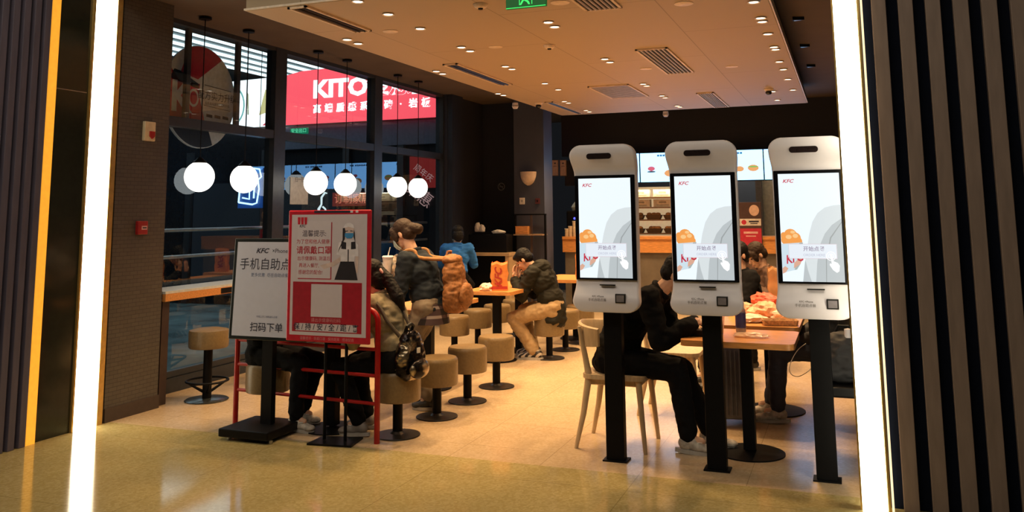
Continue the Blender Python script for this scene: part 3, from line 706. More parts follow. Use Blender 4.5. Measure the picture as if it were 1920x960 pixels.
def person(label, loc, rz, J, top=None, pants=None, shoe=None, hair=None, extra=None, mask=None, s=.93, hairstyle='short', group=None, sleeves=True, wr=.010):
    p = thing('person', label, 'person', loc, rz, group)
    pel, che, nek, hed = (V(J[q]) for q in ('pelvis', 'chest', 'neck', 'head'))
    H = frame(J.get('fwd', (0, 1, -.1)), J.get('up', (0, 0, 1)))
    up_ = (nek-che).normalized(); sw = .175*s
    rgt = V(J.get('shoulder_axis', (1, 0, 0))).normalized()
    sh = [nek - up_*.055*s + rgt*sd*sw for sd in (1, -1)]
    hip = [pel + V((sd*.085*s, 0, -.02)) for sd in (1, -1)]
    wri = [V(q) for q in J['hands']]; ank = [V(q) for q in J['ankles']]
    elb = [ik(sh[i], wri[i], .28*s, .25*s, J.get('elbow', ((.5, -.3, -1), (-.5, -.3, -1)))[i]) for i in (0, 1)]
    kne = [ik(hip[i], ank[i], .43*s, .42*s, J.get('knee', ((.1, 1, .3), (-.1, 1, .3)))[i]) for i in (0, 1)]
    HP = lambda x, y, z: hed + H @ (V((x, y, z))*s)
    # ---- body: one mesh
    b = MB()
    b.ball(HP(0, -.012, .03), (.073*s, .092*s, .088*s), 18, H); b.ball(HP(0, .03, -.035), (.058*s, .062*s, .075*s), 16, H)
    b.ball(HP(0, .058, -.092), (.030*s, .026*s, .024*s), 12, H); b.ball(HP(0, .035, -.075), (.05*s, .045*s, .035*s), 12, H)
    b.cone(HP(0, .078, .012), HP(0, .108, -.032), .006*s, .014*s, 10); b.ball(HP(0, .102, -.034), (.016*s, .013*s, .011*s), 10, H)
    b.ball(HP(0, .078, .028), (.05*s, .018*s, .012*s), 10, H); b.ball(HP(0, .088, -.066), (.024*s, .011*s, .006*s), 10, H); b.ball(HP(0, .087, -.077), (.021*s, .011*s, .006*s), 10, H)
    for sd in (1, -1): b.ball(HP(sd*.075, -.012, -.012), (.009*s, .018*s, .03*s), 10, H); b.ball(HP(sd*.036, .066, -.022), (.024*s, .022*s, .022*s), 10, H)
    b.cap(nek, HP(0, -.02, -.06), .052*s, .050*s)
    hm = fuse(b, .0055, 2)
    b = MB()
    b.cap(pel, che, .105*s, .105*s); b.cap(che, nek, .10*s, .05*s)
    for i in (0, 1):
        b.cap(che, sh[i], .08*s, .05*s); b.cap(sh[i], elb[i], .042*s, .034*s); b.cap(elb[i], wri[i], .034*s, .025*s)
        b.cap(pel, hip[i], .09*s, .08*s); b.cap(hip[i], kne[i], .072*s, .048*s); b.cap(kne[i], ank[i], .046*s, .034*s)
        b.cap(ank[i], ank[i]+V(J.get('toes', ((0, 1, -.2), (0, 1, -.2)))[i]).normalized()*.08*s, .032*s, .026*s)
    bmsh = fuse(b, .014, 3)
    b = MB()
    hd = J.get('hdir', ((0, 1, -.2), (0, 1, -.2))); hn = J.get('hnorm', ((0, 0, -1), (0, 0, -1)))
    for i in (0, 1): hand_shapes(b, wri[i], hd[i], hn[i], (1, -1)[i] * J.get('thumb', 1), J.get('curl', .5), s)
    hnd = fuse(b, .0038, 1)
    o = MB().use(SKIN); o.add_mesh(hm); o.add_mesh(bmsh); o.add_mesh(hnd)
    o.use(mat('eye_dark', (.015, .012, .01), .2))
    for sd in (1, -1): o.ball(HP(sd*.031, .080, .004), (.013*s, .009*s, .005*s), 10, H)
    o.use(mat('lip', (.45, .16, .13), .45)).ball(HP(0, .0965, -.0715), (.021*s, .006*s, .007*s), 10, H)
    o.use(MATS['black_hair'])
    for sd in (1, -1): o.ball(HP(sd*.033, .090, .030), (.02*s, .006*s, .0035*s), 8, H)
    o.build('body', None, p, 60)
    # ---- hair
    if hair:
        b = MB()
        b.ball(HP(0, -.022, .042), (.083*s, .096*s, .088*s), 18, H)
        if hairstyle == 'short':
            b.ball(HP(0, -.055, -.01), (.078*s, .062*s, .07*s), 14, H); b.ball(HP(0, .045, .085), (.06*s, .045*s, .032*s), 12, H)
        elif hairstyle == 'fringe':
            b.ball(HP(0, -.055, -.01), (.080*s, .062*s, .075*s), 14, H); b.ball(HP(0, .066, .058), (.066*s, .030*s, .042*s), 12, H)
            for sd in (1, -1): b.ball(HP(sd*.066, .045, .01), (.020*s, .03*s, .06*s), 10, H)
        else:
            b.ball(HP(0, -.06, -.03), (.082*s, .058*s, .10*s), 14, H); b.ball(HP(0, .05, .075), (.064*s, .035*s, .035*s), 12, H)
            for sd in (1, -1): b.ball(HP(sd*.070, -.005, -.01), (.018*s, .05*s, .075*s), 10, H)
        for q in J.get('hair_extra', []): b.cap(HP(*q[0]), HP(*q[1]), q[2]*s, q[3]*s)
        mesh_obj('hair', fuse(b, .007, 2, .003, 26), hair, p)
    # ---- trousers
    b = MB()
    b.ball(pel, (.155*s, .125*s, .11*s), 16)
    for i in (0, 1):
        an = kne[i].lerp(ank[i], .93)
        b.cap(pel+V(((1, -1)[i]*.05*s, 0, .0)), hip[i], .115*s, .105*s); b.cap(hip[i], kne[i], .098*s, .070*s); b.cap(kne[i], an, .069*s, (.056 if not J.get('loose') else .066)*s)
    mesh_obj('trousers', fuse(b, .010, 5, wr*.7, 8), pants, p)
    # ---- top
    b = MB(); tl = J.get('hem', .02)
    hem = pel + V((0, 0, -tl))
    ax = Matrix.Identity(3)
    b.ball(hem, (.170*s, .145*s, .07*s), 16); b.ball(pel.lerp(che, .35), (.168*s, .140*s, .14*s), 16); b.ball(che, (.180*s, .135*s, .16*s), 16)
    b.cap(pel, che, .13*s, .13*s); b.cap(hem, pel, .14*s, .13*s)
    b.cap(sh[0], sh[1], .070*s, .070*s); b.cap(che, nek-up_*.04*s, .12*s, .075*s)
    for i in (0, 1):
        b.cap(che+up_*.05*s, sh[i], .11*s, .073*s); b.cap(sh[i], elb[i], .074*s, .060*s)
        b.cap(elb[i], elb[i].lerp(wri[i], .92), .060*s, .045*s)
    mesh_obj(J.get('top_name', 'jacket'), fuse(b, .010, 5, wr, 8), top, p)
    # ---- collar
    b = MB(); b.tube([tuple(nek + up_*.005*s + rgt*(.066*s*math.cos(2*PI*k/16)) + rgt.cross(up_)*(.062*s*math.sin(2*PI*k/16))) for k in range(16)], .018*s, 8, True)
    b.build('collar', top, p)
    # ---- shoes
    if shoe:
        for i in (0, 1):
            tdir = V(J.get('toes', ((0, 1, -.05), (0, 1, -.05)))[i]); tdir.normalize(); T = frame(tdir, (0, 0, 1)); A = ank[i]
            SP = lambda x, y, z: A + T @ (V((x, y, z))*s)
            b = MB(); b.ball(SP(0, -.02, -.03), (.038*s, .05*s, .045*s), 12, T); b.ball(SP(0, .06, -.045), (.042*s, .075*s, .032*s), 12, T); b.ball(SP(0, .125, -.052), (.045*s, .055*s, .026*s), 12, T); b.cap(SP(0, -.005, .01), SP(0, .03, -.03), .040*s, .040*s)
            so = mesh_obj('shoe', fuse(b, .006, 2), shoe, p)
            out = [(.036*s*c[0]*(1.15 if c[1] > 0 else .95), .045*s+.132*s*c[1]) for c in circ(0, 0, 1, 1, 20)]
            MB().prism(out, .024*s, Matrix.Translation(SP(0, 0, -.088)) @ T.to_4x4()).build('sole', mat('sole_white', (.38, .35, .32), .5), so, 30)
            MB().box(SP(0, .055, -.014), (.05*s, .06*s, .006), bev=.002).build('laces', PAPER, so, 0)
    # ---- mask
    if mask:
        b = MB(); rings = []
        for k in range(9):
            a = R(-62+15.5*k)
            rings.append([HP(.083*math.sin(a)*q, .012+.088*math.cos(a)*q2, z) for q, q2, z in ((.86, 1.03, -.012), (1, 1.10, -.03), (1.02, 1.20, -.055), (.94, 1.08, -.085), (.7, .85, -.112), (.66, .8, -.110), (.9, 1.04, -.083), (.98, 1.16, -.054), (.96, 1.06, -.03), (.83, 1.0, -.014))])
        b.loft(rings); b.build('face_mask', mask, p, 60)
    return p, dict(sh=sh, elb=elb, wri=wri, hip=hip, kne=kne, ank=ank, HP=HP, H=H, pel=pel, che=che, nek=nek, s=s)

BLKCLOTH = mat('black_cloth', (.004, .004, .005), .9, bump=.2, scale=40, spec=.15)
NAVY = mat('dark_denim_jacket', (.012, .018, .026), .85, spec=.25, bump=.2, scale=40)
HOOD = mat('olive_black_jacket', (.011, .010, .006), .75, spec=.25, bump=.2, scale=40)
KHAKI = mat('khaki_cloth', (.36, .24, .12), .8, bump=.2, scale=40)
TAUPE = mat('taupe_cloth', (.20, .16, .115), .8, bump=.2, scale=40)
OLIVE = mat('beige_olive_jacket', (.25, .21, .13), .8, bump=.2, scale=40)
BLUE = mat('blue_sweater', (.012, .13, .46), .85, bump=.25, scale=60)
SHOEW = mat('grey_white_sneaker', (.42, .38, .33), .6, var=.4, scale=30)
SHOED = mat('dark_shoe', (.02, .018, .016), .5)

# girl on the near stool, seen from behind, facing the table on the left
g1, q1 = person('girl with long dark ponytail in a beige jacket seated behind the red barrier', (-2.95, 5.45, 0), PI/2,
    dict(pelvis=(0, .0, .53), chest=(0, .08, .77), neck=(0, .16, .93), head=(0, .225, 1.06), fwd=(0, 1, -.35), hands=((.12, .40, .76), (-.14, .40, .76)),
         ankles=((.10, .30, .085), (-.10, .24, .085)), hem=.05, hair_extra=[((0, -.10, .02), (0, -.135, -.06), .03, .04), ((0, -.135, -.06), (-.015, -.18, -.22), .045, .05), ((-.015, -.18, -.22), (0, -.17, -.34), .05, .025)]),
    OLIVE, BLKCLOTH, mat('grey_shoe', (.25, .22, .2), .6), HAIR, hairstyle='long')
MB().tube([tuple(q1['HP'](.03*math.cos(2*PI*k/14), -.118+.012*math.sin(2*PI*k/14), .005+.028*math.sin(2*PI*k/14))) for k in range(14)], .010, 8, True).build('hair_tie', mat('pink_tie', (.6, .35, .35), .7), g1)
# companion opposite
person('person in black seated behind the two notice boards, only legs and feet showing', (-4.0, 5.42, 0), -PI/2,
    dict(pelvis=(0, -.03, .53), chest=(0, .0, .76), neck=(0, .05, .90), head=(0, .10, 1.02), fwd=(0, 1, -.4), hands=((.12, .38, .76), (-.14, .38, .76)),
         ankles=((.11, .32, .085), (-.11, .22, .085)), hem=.06),
    BLKCLOTH, BLKCLOTH, SHOEW, HAIR, s=.9)
# standing woman
g3, q3 = person('standing woman in mask and dark denim jacket wearing a brown backpack', (-3.12, 6.28, 0), PI/2,
    dict(pelvis=(0, 0, .79), chest=(0, .07, 1.03), neck=(0, .15, 1.19), head=(0, .245, 1.335), fwd=(0, 1, -.55), up=(0, .5, 1), hands=((.08, .33, 1.0), (-.09, .32, 1.0)),
         ankles=((.09, .04, .09), (-.09, -.06, .09)), knee=((.05, 1, 0), (-.05, 1, 0)), elbow=((.6, -.6, -1), (-.6, -.6, -1)), hem=.03, curl=.9,
         hair_extra=[((0, -.09, .01), (0, -.15, -.03), .05, .045)]),
    NAVY, TAUPE, SHOED, HAIRB, mask=mat('mask_blue', (.42, .52, .52), .7), hairstyle='fringe', s=.94)
# plaid shirt tail under the jacket
m, nt, b_ = nodes_mat('plaid'); L = nt.links.new
tc = nt.nodes.new('ShaderNodeTexCoord'); sp = nt.nodes.new('ShaderNodeSeparateXYZ'); L(tc.outputs['Object'], sp.inputs[0])
def band(out, sc2):
    a1 = nt.nodes.new('ShaderNodeMath'); a1.operation = 'MULTIPLY'; a1.inputs[1].default_value = sc2; L(out, a1.inputs[0])
    a2 = nt.nodes.new('ShaderNodeMath'); a2.operation = 'FRACT'; L(a1.outputs[0], a2.inputs[0])
    a3 = nt.nodes.new('ShaderNodeMath'); a3.operation = 'GREATER_THAN'; a3.inputs[1].default_value = .68; L(a2.outputs[0], a3.inputs[0]); return a3.outputs[0]
ad = nt.nodes.new('ShaderNodeMath'); L(band(sp.outputs[2], 14), ad.inputs[0]); 
xy = nt.nodes.new('ShaderNodeMath'); L(sp.outputs[0], xy.inputs[0]); L(sp.outputs[1], xy.inputs[1]); L(band(xy.outputs[0], 10), ad.inputs[1])
rp = nt.nodes.new('ShaderNodeValToRGB'); rp.color_ramp.elements[0].color = (.015, .01, .012, 1); rp.color_ramp.elements[1].color = (.36, .30, .28, 1); rp.color_ramp.interpolation = 'CONSTANT'
rp.color_ramp.elements[1].position = .85; e_ = rp.color_ramp.elements.new(.4); e_.color = (.075, .045, .05, 1)
hf = nt.nodes.new('ShaderNodeMath'); hf.operation = 'MULTIPLY'; hf.inputs[1].default_value = .5; L(ad.outputs[0], hf.inputs[0]); L(hf.outputs[0], rp.inputs[0]); L(rp.outputs[0], b_.inputs['Base Color']); b_.inputs['Roughness'].default_value = .85
b = MB(); b.lathe([(.150, .80), (.158, .74), (.163, .68), (.168, .645), (.160, .645), (.150, .70), (.14, .80)], (0, 0, 0), 36); b.bm.transform(Matrix.Diagonal((1, .92, 1, 1))); b.build('plaid_shirt_tail', MATS['plaid'], g3, 60)
# bowed man
g5, q5 = person('man in a dark hooded jacket and khaki trousers bowed over on a stool', (-2.96, 8.74, 0), PI/2,
    dict(pelvis=(0, -.05, .53), chest=(0, .05, .78), neck=(0, .16, .92), head=(0, .27, 1.00), fwd=(0, .75, -.75), up=(0, .75, .75), hands=((.06, .36, .80), (-.06, .36, .80)),
         hdir=((-.1, .1, 1), (.1, .1, 1)), hnorm=((0, -1, .1), (0, -1, .1)), curl=.3,
         ankles=((.12, .22, .085), (-.12, .12, .085)), knee=((.25, 1, .5), (-.25, 1, .5)), hem=.13, loose=1, top_name='hooded_jacket'),
    HOOD, KHAKI, None, HAIR, s=.95, wr=.014)
b = MB(); b.ball(q5['nek']+V((0, -.085, .0)), (.13, .10, .085), 14); b.ball(q5['nek']+V((0, -.03, -.02)), (.13, .09, .07), 14)
mesh_obj('hood', fuse(b, .009, 4, .010, 10), HOOD, g5)
# zebra sneakers
m, nt, b_ = nodes_mat('striped_sneaker'); L = nt.links.new
tc = nt.nodes.new('ShaderNodeTexCoord'); wv = nt.nodes.new('ShaderNodeTexWave'); wv.inputs['Scale'].default_value = 9; wv.inputs['Distortion'].default_value = 1.5; wv.bands_direction = 'DIAGONAL'; L(tc.outputs['Object'], wv.inputs['Vector'])
rp = nt.nodes.new('ShaderNodeValToRGB'); rp.color_ramp.interpolation = 'CONSTANT'; rp.color_ramp.elements[0].color = (.02, .016, .014, 1); rp.color_ramp.elements[1].color = (.5, .44, .38, 1); rp.color_ramp.elements[1].position = .62
L(wv.outputs['Fac'], rp.inputs[0]); L(rp.outputs[0], b_.inputs['Base Color'])
for i in (0, 1):
    A = q5['ank'][i]; b = MB(); T = frame((0, 1, -.05), (0, 0, 1))
    b.ball(A+V((0, -.03, -.03)), (.045, .055, .05), 12); b.ball(A+V((0, .06, -.04)), (.048, .08, .038), 12); b.ball(A+V((0, .13, -.05)), (.05, .06, .03), 12); b.cap(A, A+V((0, .03, -.02)), .05, .046)
    so = mesh_obj('shoe', fuse(b, .006, 2), MATS['striped_sneaker'], g5)
    MB().prism([(.046*c[0], .05+.145*c[1]) for c in circ(0, 0, 1, 1, 20)], .026, Matrix.Translation(A+V((0, 0, -.085)))).build('sole', MATS['sole_white'], so, 30)
# man in black on the wooden chair
g6, q6 = person('man dressed in black eating on the light wooden chair behind the kiosks', (-1.46, 5.74, 0), -PI/2,
    dict(pelvis=(0, -.03, .555), chest=(0, .07, .80), neck=(0, .29, .985), head=(0, .41, 1.09), fwd=(0, 1, -.6), up=(0, .5, 1), hands=((.13, .52, .80), (-.10, .50, .78)),
         hdir=((-.5, .8, .2), (.4, .9, .1)), hnorm=((-.3, -.2, -1), (.3, -.2, -1)), curl=.6,
         ankles=((.09, .46, .09), (-.10, .56, .09)), knee=((.05, 1, .7), (-.05, 1, .7)), hem=.04),
    BLKCLOTH, BLKCLOTH, SHOEW, HAIR, s=1.0)
# person in blue at the back
person('person with dark hair in a bright blue sweater seated at the back counter', (-4.95, 10.75, 0), R(12),
    dict(pelvis=(0, -.02, .66), chest=(0, .04, .90), neck=(0, .07, 1.08), head=(0, .10, 1.22), fwd=(-.35, 1, -.3), hands=((.10, .36, .93), (-.16, .36, .93)),
         ankles=((.10, .18, .17), (-.10, .18, .17)), hem=.14, top_name='sweater'), BLUE, BLKCLOTH, SHOED, HAIR, hairstyle='long', s=.93, mask=mat('mask_blue', (.42, .52, .52), .7))
# two diners behind the kiosks
person('man in a black jacket facing left behind the middle kiosk, by the paper bag', (-.88, 8.0, 0), R(125),
    dict(pelvis=(0, -.03, .53), chest=(0, .0, .80), neck=(0, .03, .97), head=(0, .06, 1.11), fwd=(-.25, 1, -.15), hands=((.14, .34, .78), (-.14, .34, .78)),
         ankles=((.11, .36, .085), (-.11, .36, .085)), hem=.05), BLKCLOTH, BLKCLOTH, SHOED, HAIR, s=.95)
person('dark haired diner with head bowed behind the food table next to the rightmost kiosk', (-.66, 8.95, 0), R(120),
    dict(pelvis=(0, -.03, .53), chest=(0, .08, .78), neck=(0, .16, .94), head=(0, .22, 1.07), fwd=(0, 1, -.7), up=(0, .7, 1), hands=((.20, .22, 1.10), (-.14, .34, .80)),
         ankles=((.11, .36, .085), (-.11, .36, .085)), hem=.05), mat('brown_cloth', (.10, .05, .03), .8), BLKCLOTH, SHOED, HAIRB, s=.95, hairstyle='fringe')
# person in jeans at the right
g9, q9 = person('person in dark jeans holding a phone behind the rightmost kiosk', (-.14, 6.75, 0), PI/2,
    dict(pelvis=(0, -.03, .555), chest=(0, .0, .80), neck=(0, .04, .97), head=(0, .09, 1.09), fwd=(0, 1, -.5), hands=((.08, .24, .60), (-.10, .20, .57)), hdir=((-.2, .9, .3), (.2, .9, .3)), hnorm=((0, -.3, 1), (0, -.3, 1)), curl=.7,
         ankles=((.10, .46, .09), (-.12, .40, .09)), hem=.04), mat('dark_grey_cloth', (.02, .02, .024), .85), mat('jeans', (.022, .026, .045), .85), SHOEW, HAIR, s=.96)

# ================================================================== BAGS AND FOOD
def wpt(base, rz, p): return V(base) + Euler((0, 0, rz)).to_matrix() @ V(p)
# sequin backpack slung on the girl's back
m, nt, b_ = nodes_mat('sequins'); L = nt.links.new
tc = nt.nodes.new('ShaderNodeTexCoord'); vo = nt.nodes.new('ShaderNodeTexVoronoi'); vo.inputs['Scale'].default_value = 85; L(tc.outputs['Object'], vo.inputs['Vector'])
n1 = nt.nodes.new('ShaderNodeTexNoise'); n1.inputs['Scale'].default_value = 9; L(tc.outputs['Object'], n1.inputs['Vector'])
rp = nt.nodes.new('ShaderNodeValToRGB'); rp.color_ramp.elements[0].color = (.012, .01, .012, 1); rp.color_ramp.elements[1].color = (.42, .33, .22, 1); rp.color_ramp.elements[0].position = .50; rp.color_ramp.elements[1].position = .60
L(n1.outputs['Fac'], rp.inputs[0]); L(rp.outputs[0], b_.inputs['Base Color']); b_.inputs['Metallic'].default_value = .8; b_.inputs['Roughness'].default_value = .22
nm = nt.nodes.new('ShaderNodeMixRGB'); nm.blend_type = 'MIX'; nm.inputs[0].default_value = .5; bp = nt.nodes.new('ShaderNodeBump'); bp.inputs['Strength'].default_value = .9; bp.inputs['Distance'].default_value = .01
L(vo.outputs['Color'], bp.inputs['Height']); L(bp.outputs[0], b_.inputs['Normal'])
sb = thing('sequin_backpack', 'small black and gold sequin backpack hanging on the back of the girl', 'backpack', (-2.81, 5.36, .40), R(75))
b = MB(); b.ball((0, 0, .13), (.13, .075, .15), 16); b.ball((0, 0, .22), (.10, .06, .10), 14); b.box((0, 0, .08), (.21, .10, .13), bev=.03)
mesh_obj('main_pouch', fuse(b, .008, 4, .005, 18), MATS['sequins'], sb)
b = MB(); b.ball((0, -.085, .07), (.095, .04, .065), 14); mesh_obj('front_pocket', fuse(b, .007, 2), MATS['sequins'], sb)
MB().box((.0, -.076, .19), (.03, .006, .034)).build('patch', PAPER, sb, 0)
MB().tube([(-.03, .02, .30), (-.03, 0, .345), (0, -.005, .36), (.03, 0, .345), (.03, .02, .30)], .012, 8).build('top_loop', BLACK, sb)
a0 = V((-.02, .05, .30))
MB().tube([(.05, .02, .29), (.055, .10, .40), (.05, .16, .50), (.05, .22, .54), (.06, .30, .49)], .013, 8).build('strap', mat('strap_brown', (.06, .045, .03), .7), sb)
MB().tube([(-.07, .03, .28), (-.12, .10, .38), (-.14, .15, .47), (-.13, .22, .52), (-.12, .3, .47)], .013, 8).build('strap', MATS['strap_brown'], sb)
# brown backpack
BRN = mat('brown_canvas', (.27, .105, .028), .7, bump=.3, scale=50, var=.3)
bb = thing('canvas_backpack', 'large rust brown backpack slung low on the back of the standing woman', 'backpack', (-3.12, 6.28, 0), PI/2)
bo_ = V((.02, -.20, .72))
b = MB(); b.ball(bo_+V((0, -.02, .15)), (.145, .095, .15), 16); b.ball(bo_+V((0, .0, .30)), (.125, .080, .14), 16); b.box(bo_+V((0, -.02, .10)), (.25, .15, .17), bev=.05)
mesh_obj('main_pouch', fuse(b, .009, 5, .008, 12), BRN, bb)
b = MB(); b.ball(bo_+V((0, -.105, .14)), (.105, .040, .10), 14); mesh_obj('front_pocket', fuse(b, .008, 3, .005, 14), BRN, bb)
b = MB(); b.ball(bo_+V((0, .015, .415)), (.11, .075, .045), 14); mesh_obj('top_flap', fuse(b, .008, 3, .005, 14), BRN, bb)
MB().tube([bo_+V((-.04, .05, .44)), bo_+V((-.03, .04, .48)), bo_+V((.03, .04, .48)), bo_+V((.04, .05, .44))], .010, 8).build('handle', BRN, bb)
for i in (0, 1):
    S = q3['sh'][i]; sx = (1, -1)[i]; k_ = S.copy(); k_.x *= .66; k_.z -= .018
    pth = [bo_+V((sx*.05, .06, .42)), k_+V((0, -.085, .03)), k_+V((0, -.045, .080)), k_+V((0, .015, .085)), k_+V((sx*.01, .085, .045)), k_+V((sx*.012, .09, -.04)), k_+V((sx*.02, .07, -.14))]
    sm = []
    for a_ in range(len(pth)-1):
        p0, p1, p2, p3 = pth[max(0, a_-1)], pth[a_], pth[a_+1], pth[min(len(pth)-1, a_+2)]
        for c_ in range(4):
            t_ = c_/4; sm.append(.5*((2*p1)+(p2-p0)*t_+(2*p0-5*p1+4*p2-p3)*t_*t_+(3*p1-p0-3*p2+p3)*t_**3))
    sm.append(pth[-1])
    MB().tube(sm, .015, 8).build('strap', mat('strap_tan', (.33, .15, .045), .7), bb)

# carried plastic bag with cup and food carton
def clear(name, col, a):
    return mat(name, col, .3, alpha=a, bump=.6, scale=14)
pbag = thing('plastic_bag', 'pale plastic takeaway bag held in front of the standing woman', 'bag', on_y(733, 562, 6.2), .3)
b = MB(); b.ball((0, 0, .17), (.10, .08, .15), 16); b.cap((0, 0, .22), (.02, 0, .30), .07, .035)
mesh_obj('bag_film', fuse(b, .009, 3, .012, 13), clear('film_pale', (.62, .52, .42), .55), pbag)
MB().tube([(.02, 0, .30), (.03, .01, .34), (.05, .01, .35)], .012, 8).build('handle', MATS['film_pale'], pbag)
cart = thing('food_carton', 'open carton of orange fried food behind the head of the girl', 'food box', (-3.38, 5.98, .722), .2)
MB().loft([[(x*.07, y*.055, 0) for x, y in ((-1, -1), (1, -1), (1, 1), (-1, 1))], [(x*.09, y*.07, .17) for x, y in ((-1, -1), (1, -1), (1, 1), (-1, 1))]]).build('carton', mat('carton_white', (.7, .5, .3), .6), cart, 0)
b = MB()
for k in range(16): b.cap((rnd.uniform(-.06, .06), rnd.uniform(-.05, .05), .15), (rnd.uniform(-.08, .08), rnd.uniform(-.06, .06), .21+rnd.random()*.05), .016, .013, 8)
b.build('fries', mat('fried_orange', (.78, .33, .06), .6, var=.3), cart)
def cup(label, loc, sc3=1., m1=None):
    c = thing('drink_cup', label, 'cup', loc)
    MB().lathe([(0, 0), (.03*sc3, 0), (.042*sc3, .12*sc3), (.040*sc3, .12*sc3)], seg=24).build('cup_body', m1 or PAPER, c, 30)
    MB().lathe([(.045*sc3, .118*sc3), (.046*sc3, .126*sc3), (.040*sc3, .134*sc3), (0, .134*sc3)], seg=24).build('lid', WHITEP, c, 30)
    return c
cup('white lidded drink cup held up by the standing woman', on_y(727, 512, 6.08), 1.0)
MB().cone((.0, 0, .13), (.02, 0, .2), .004).build('straw', PAPER, bpy.data.objects['drink_cup'])

def crumple(name, label, cat, loc, size, m, group, rz=0, amp=.35, f=2.2):
    t = bmesh.new(); bmesh.ops.create_icosphere(t, subdivisions=3, radius=1)
    sd = V((rnd.random()*40, rnd.random()*40, rnd.random()*40))
    for v in t.verts:
        n_ = noise.noise(v.co*f+sd)+.6*noise.noise(v.co*f*2.3+sd)
        v.co = v.co*(1+amp*n_)
        v.co = V((v.co.x*size[0], v.co.y*size[1], max(-.55, v.co.z)*size[2]))
    zmin = min(v.co.z for v in t.verts)
    for v in t.verts: v.co.z -= zmin
    b = MB(); b.merge(t); o = b.build(name, m, None, 0); o.location = loc; o.rotation_euler = (0, 0, rz)
    return tag(o, label, cat, group)
WRAP = mat('wrapper_peach', (.80, .42, .25), .6, var=.25, scale=12); WRAPR = mat('wrapper_red', (.62, .10, .05), .55, var=.3, scale=10); WRAPW = mat('wrapper_white', (.80, .62, .48), .6, var=.2, scale=12)
ORG = mat('bag_orange', (.72, .24, .05), .6, var=.25, scale=10); KRAFT = mat('kraft_paper', (.50, .26, .10), .7, var=.2, scale=10)
zt = .722
for q in (('pale crumpled wrapper lying on the near half of the food table', (-.66, 6.42), (.10, .08, .035), WRAPW, zt), ('orange crumpled wrapper in the middle of the food table', (-.60, 6.75), (.13, .10, .07), WRAP, zt),
          ('red crumpled wrapper on top of the food heap', (-.63, 7.02), (.13, .09, .05), WRAPR, zt+.07), ('peach wrapper at the back of the food heap, below the brown bag', (-.58, 7.1), (.14, .12, .07), WRAP, zt),
          ('small white wrapper on the right side of the food heap', (-.47, 6.62), (.09, .07, .05), WRAPW, zt), ('pale peach wrapper at the left of the food heap, behind the bottle', (-.78, 6.85), (.09, .1, .06), WRAP, zt)):
    crumple('food_wrapper', q[0], 'wrapper', (*q[1], q[4]), q[2], q[3], 'crumpled wrappers on the food table', rnd.random()*3)
def paper_bag(label, loc, w_, d_, h_, m, rz=0, lid=False):
    g = thing('paper_bag', label, 'bag', loc, rz, 'takeaway paper bags')
    rings = []; n_ = 9
    for k in range(n_):
        z = h_*k/(n_-1); sx = 1+.06*math.sin(z*40+loc[0]*9); ring = []
        for x, y in ((-1, -1), (-.33, -1.04), (.33, -.97), (1, -1), (.86, 0), (1, 1), (.33, 1.03), (-.33, .98), (-1, 1), (-.88, 0)):
            ring.append((x*w_/2*sx+.004*math.sin(k*2.1+x*4), y*d_/2+.004*math.cos(k*1.7+y*3), z+(.012*math.sin(x*5+y*3) if k == n_-1 else 0)))
        rings.append(ring)
    b = MB(); b.loft(rings); b.build('bag_body', m, g, 25)
    rings2 = [[(p[0]*.97, p[1]*.97, p[2]) for p in rings[-1]], [(p[0]*1.0, p[1]*.8, p[2]+.02) for p in rings[-1]]]
    MB().loft(rings2, False).build('rolled_top', m, g, 25)
    return g
INKR = mat('bag_print_red', (.40, .03, .02), .6)
pb = paper_bag('orange printed paper bag standing on the table in front of the bowed man', (-3.33, 8.28, zt), .17, .12, .26, ORG, R(20))
MB().use(INKR).text('KFC', .10, FRONT((-.005, -.0665, .13)) @ Euler((0, 0, PI/2)).to_matrix().to_4x4(), shear=.3, off=.003).box((0, -.0655, .03), (.165, .001, .03)).build('print', None, pb, 0)
crumple('napkin', 'white crumpled napkin beside the orange paper bag', 'napkin', (-3.44, 8.20, zt), (.07, .06, .05), WRAPW, None)
pb2 = paper_bag('orange printed paper bag beside the left edge of the left kiosk', (-2.93, 9.95, zt), .16, .11, .30, ORG, R(-10))
MB().use(INKR).text('KFC', .11, FRONT((-.005, -.0615, .15)) @ Euler((0, 0, PI/2)).to_matrix().to_4x4(), shear=.3, off=.003).build('print', None, pb2, 0)
paper_bag('tall brown paper bag at the back of the food table', (-.575, 7.38, zt), .10, .10, .30, KRAFT, R(10))
crumple('food_wrapper', 'red and white food wrapper on the table behind the brown backpack', 'wrapper', (-3.30, 7.38, zt), (.06, .05, .035), WRAPR, None)
# tray-like open box on the food table
tb_ = thing('food_box', 'open patterned food box on the near right corner of the food table', 'food box', (-.47, 6.32, zt), .2)
MB().prism(rrect(.22, .13, .02), .012).build('box_base', mat('box_tan', (.55, .32, .15), .6, var=.4, scale=60), tb_, 30)
b = MB(); ring = rrect(.22, .13, .02); rin = rrect(.21, .12, .018); outr = rrect(.235, .145, .022)
b.loft([[(p[0], p[1], .0) for p in ring], [(p[0], p[1], .035) for p in outr], [(p[0]*.96, p[1]*.95, .035) for p in outr], [(p[0], p[1], .012) for p in rin]], False); b.build('box_wall', MATS['box_tan'], tb_, 30)
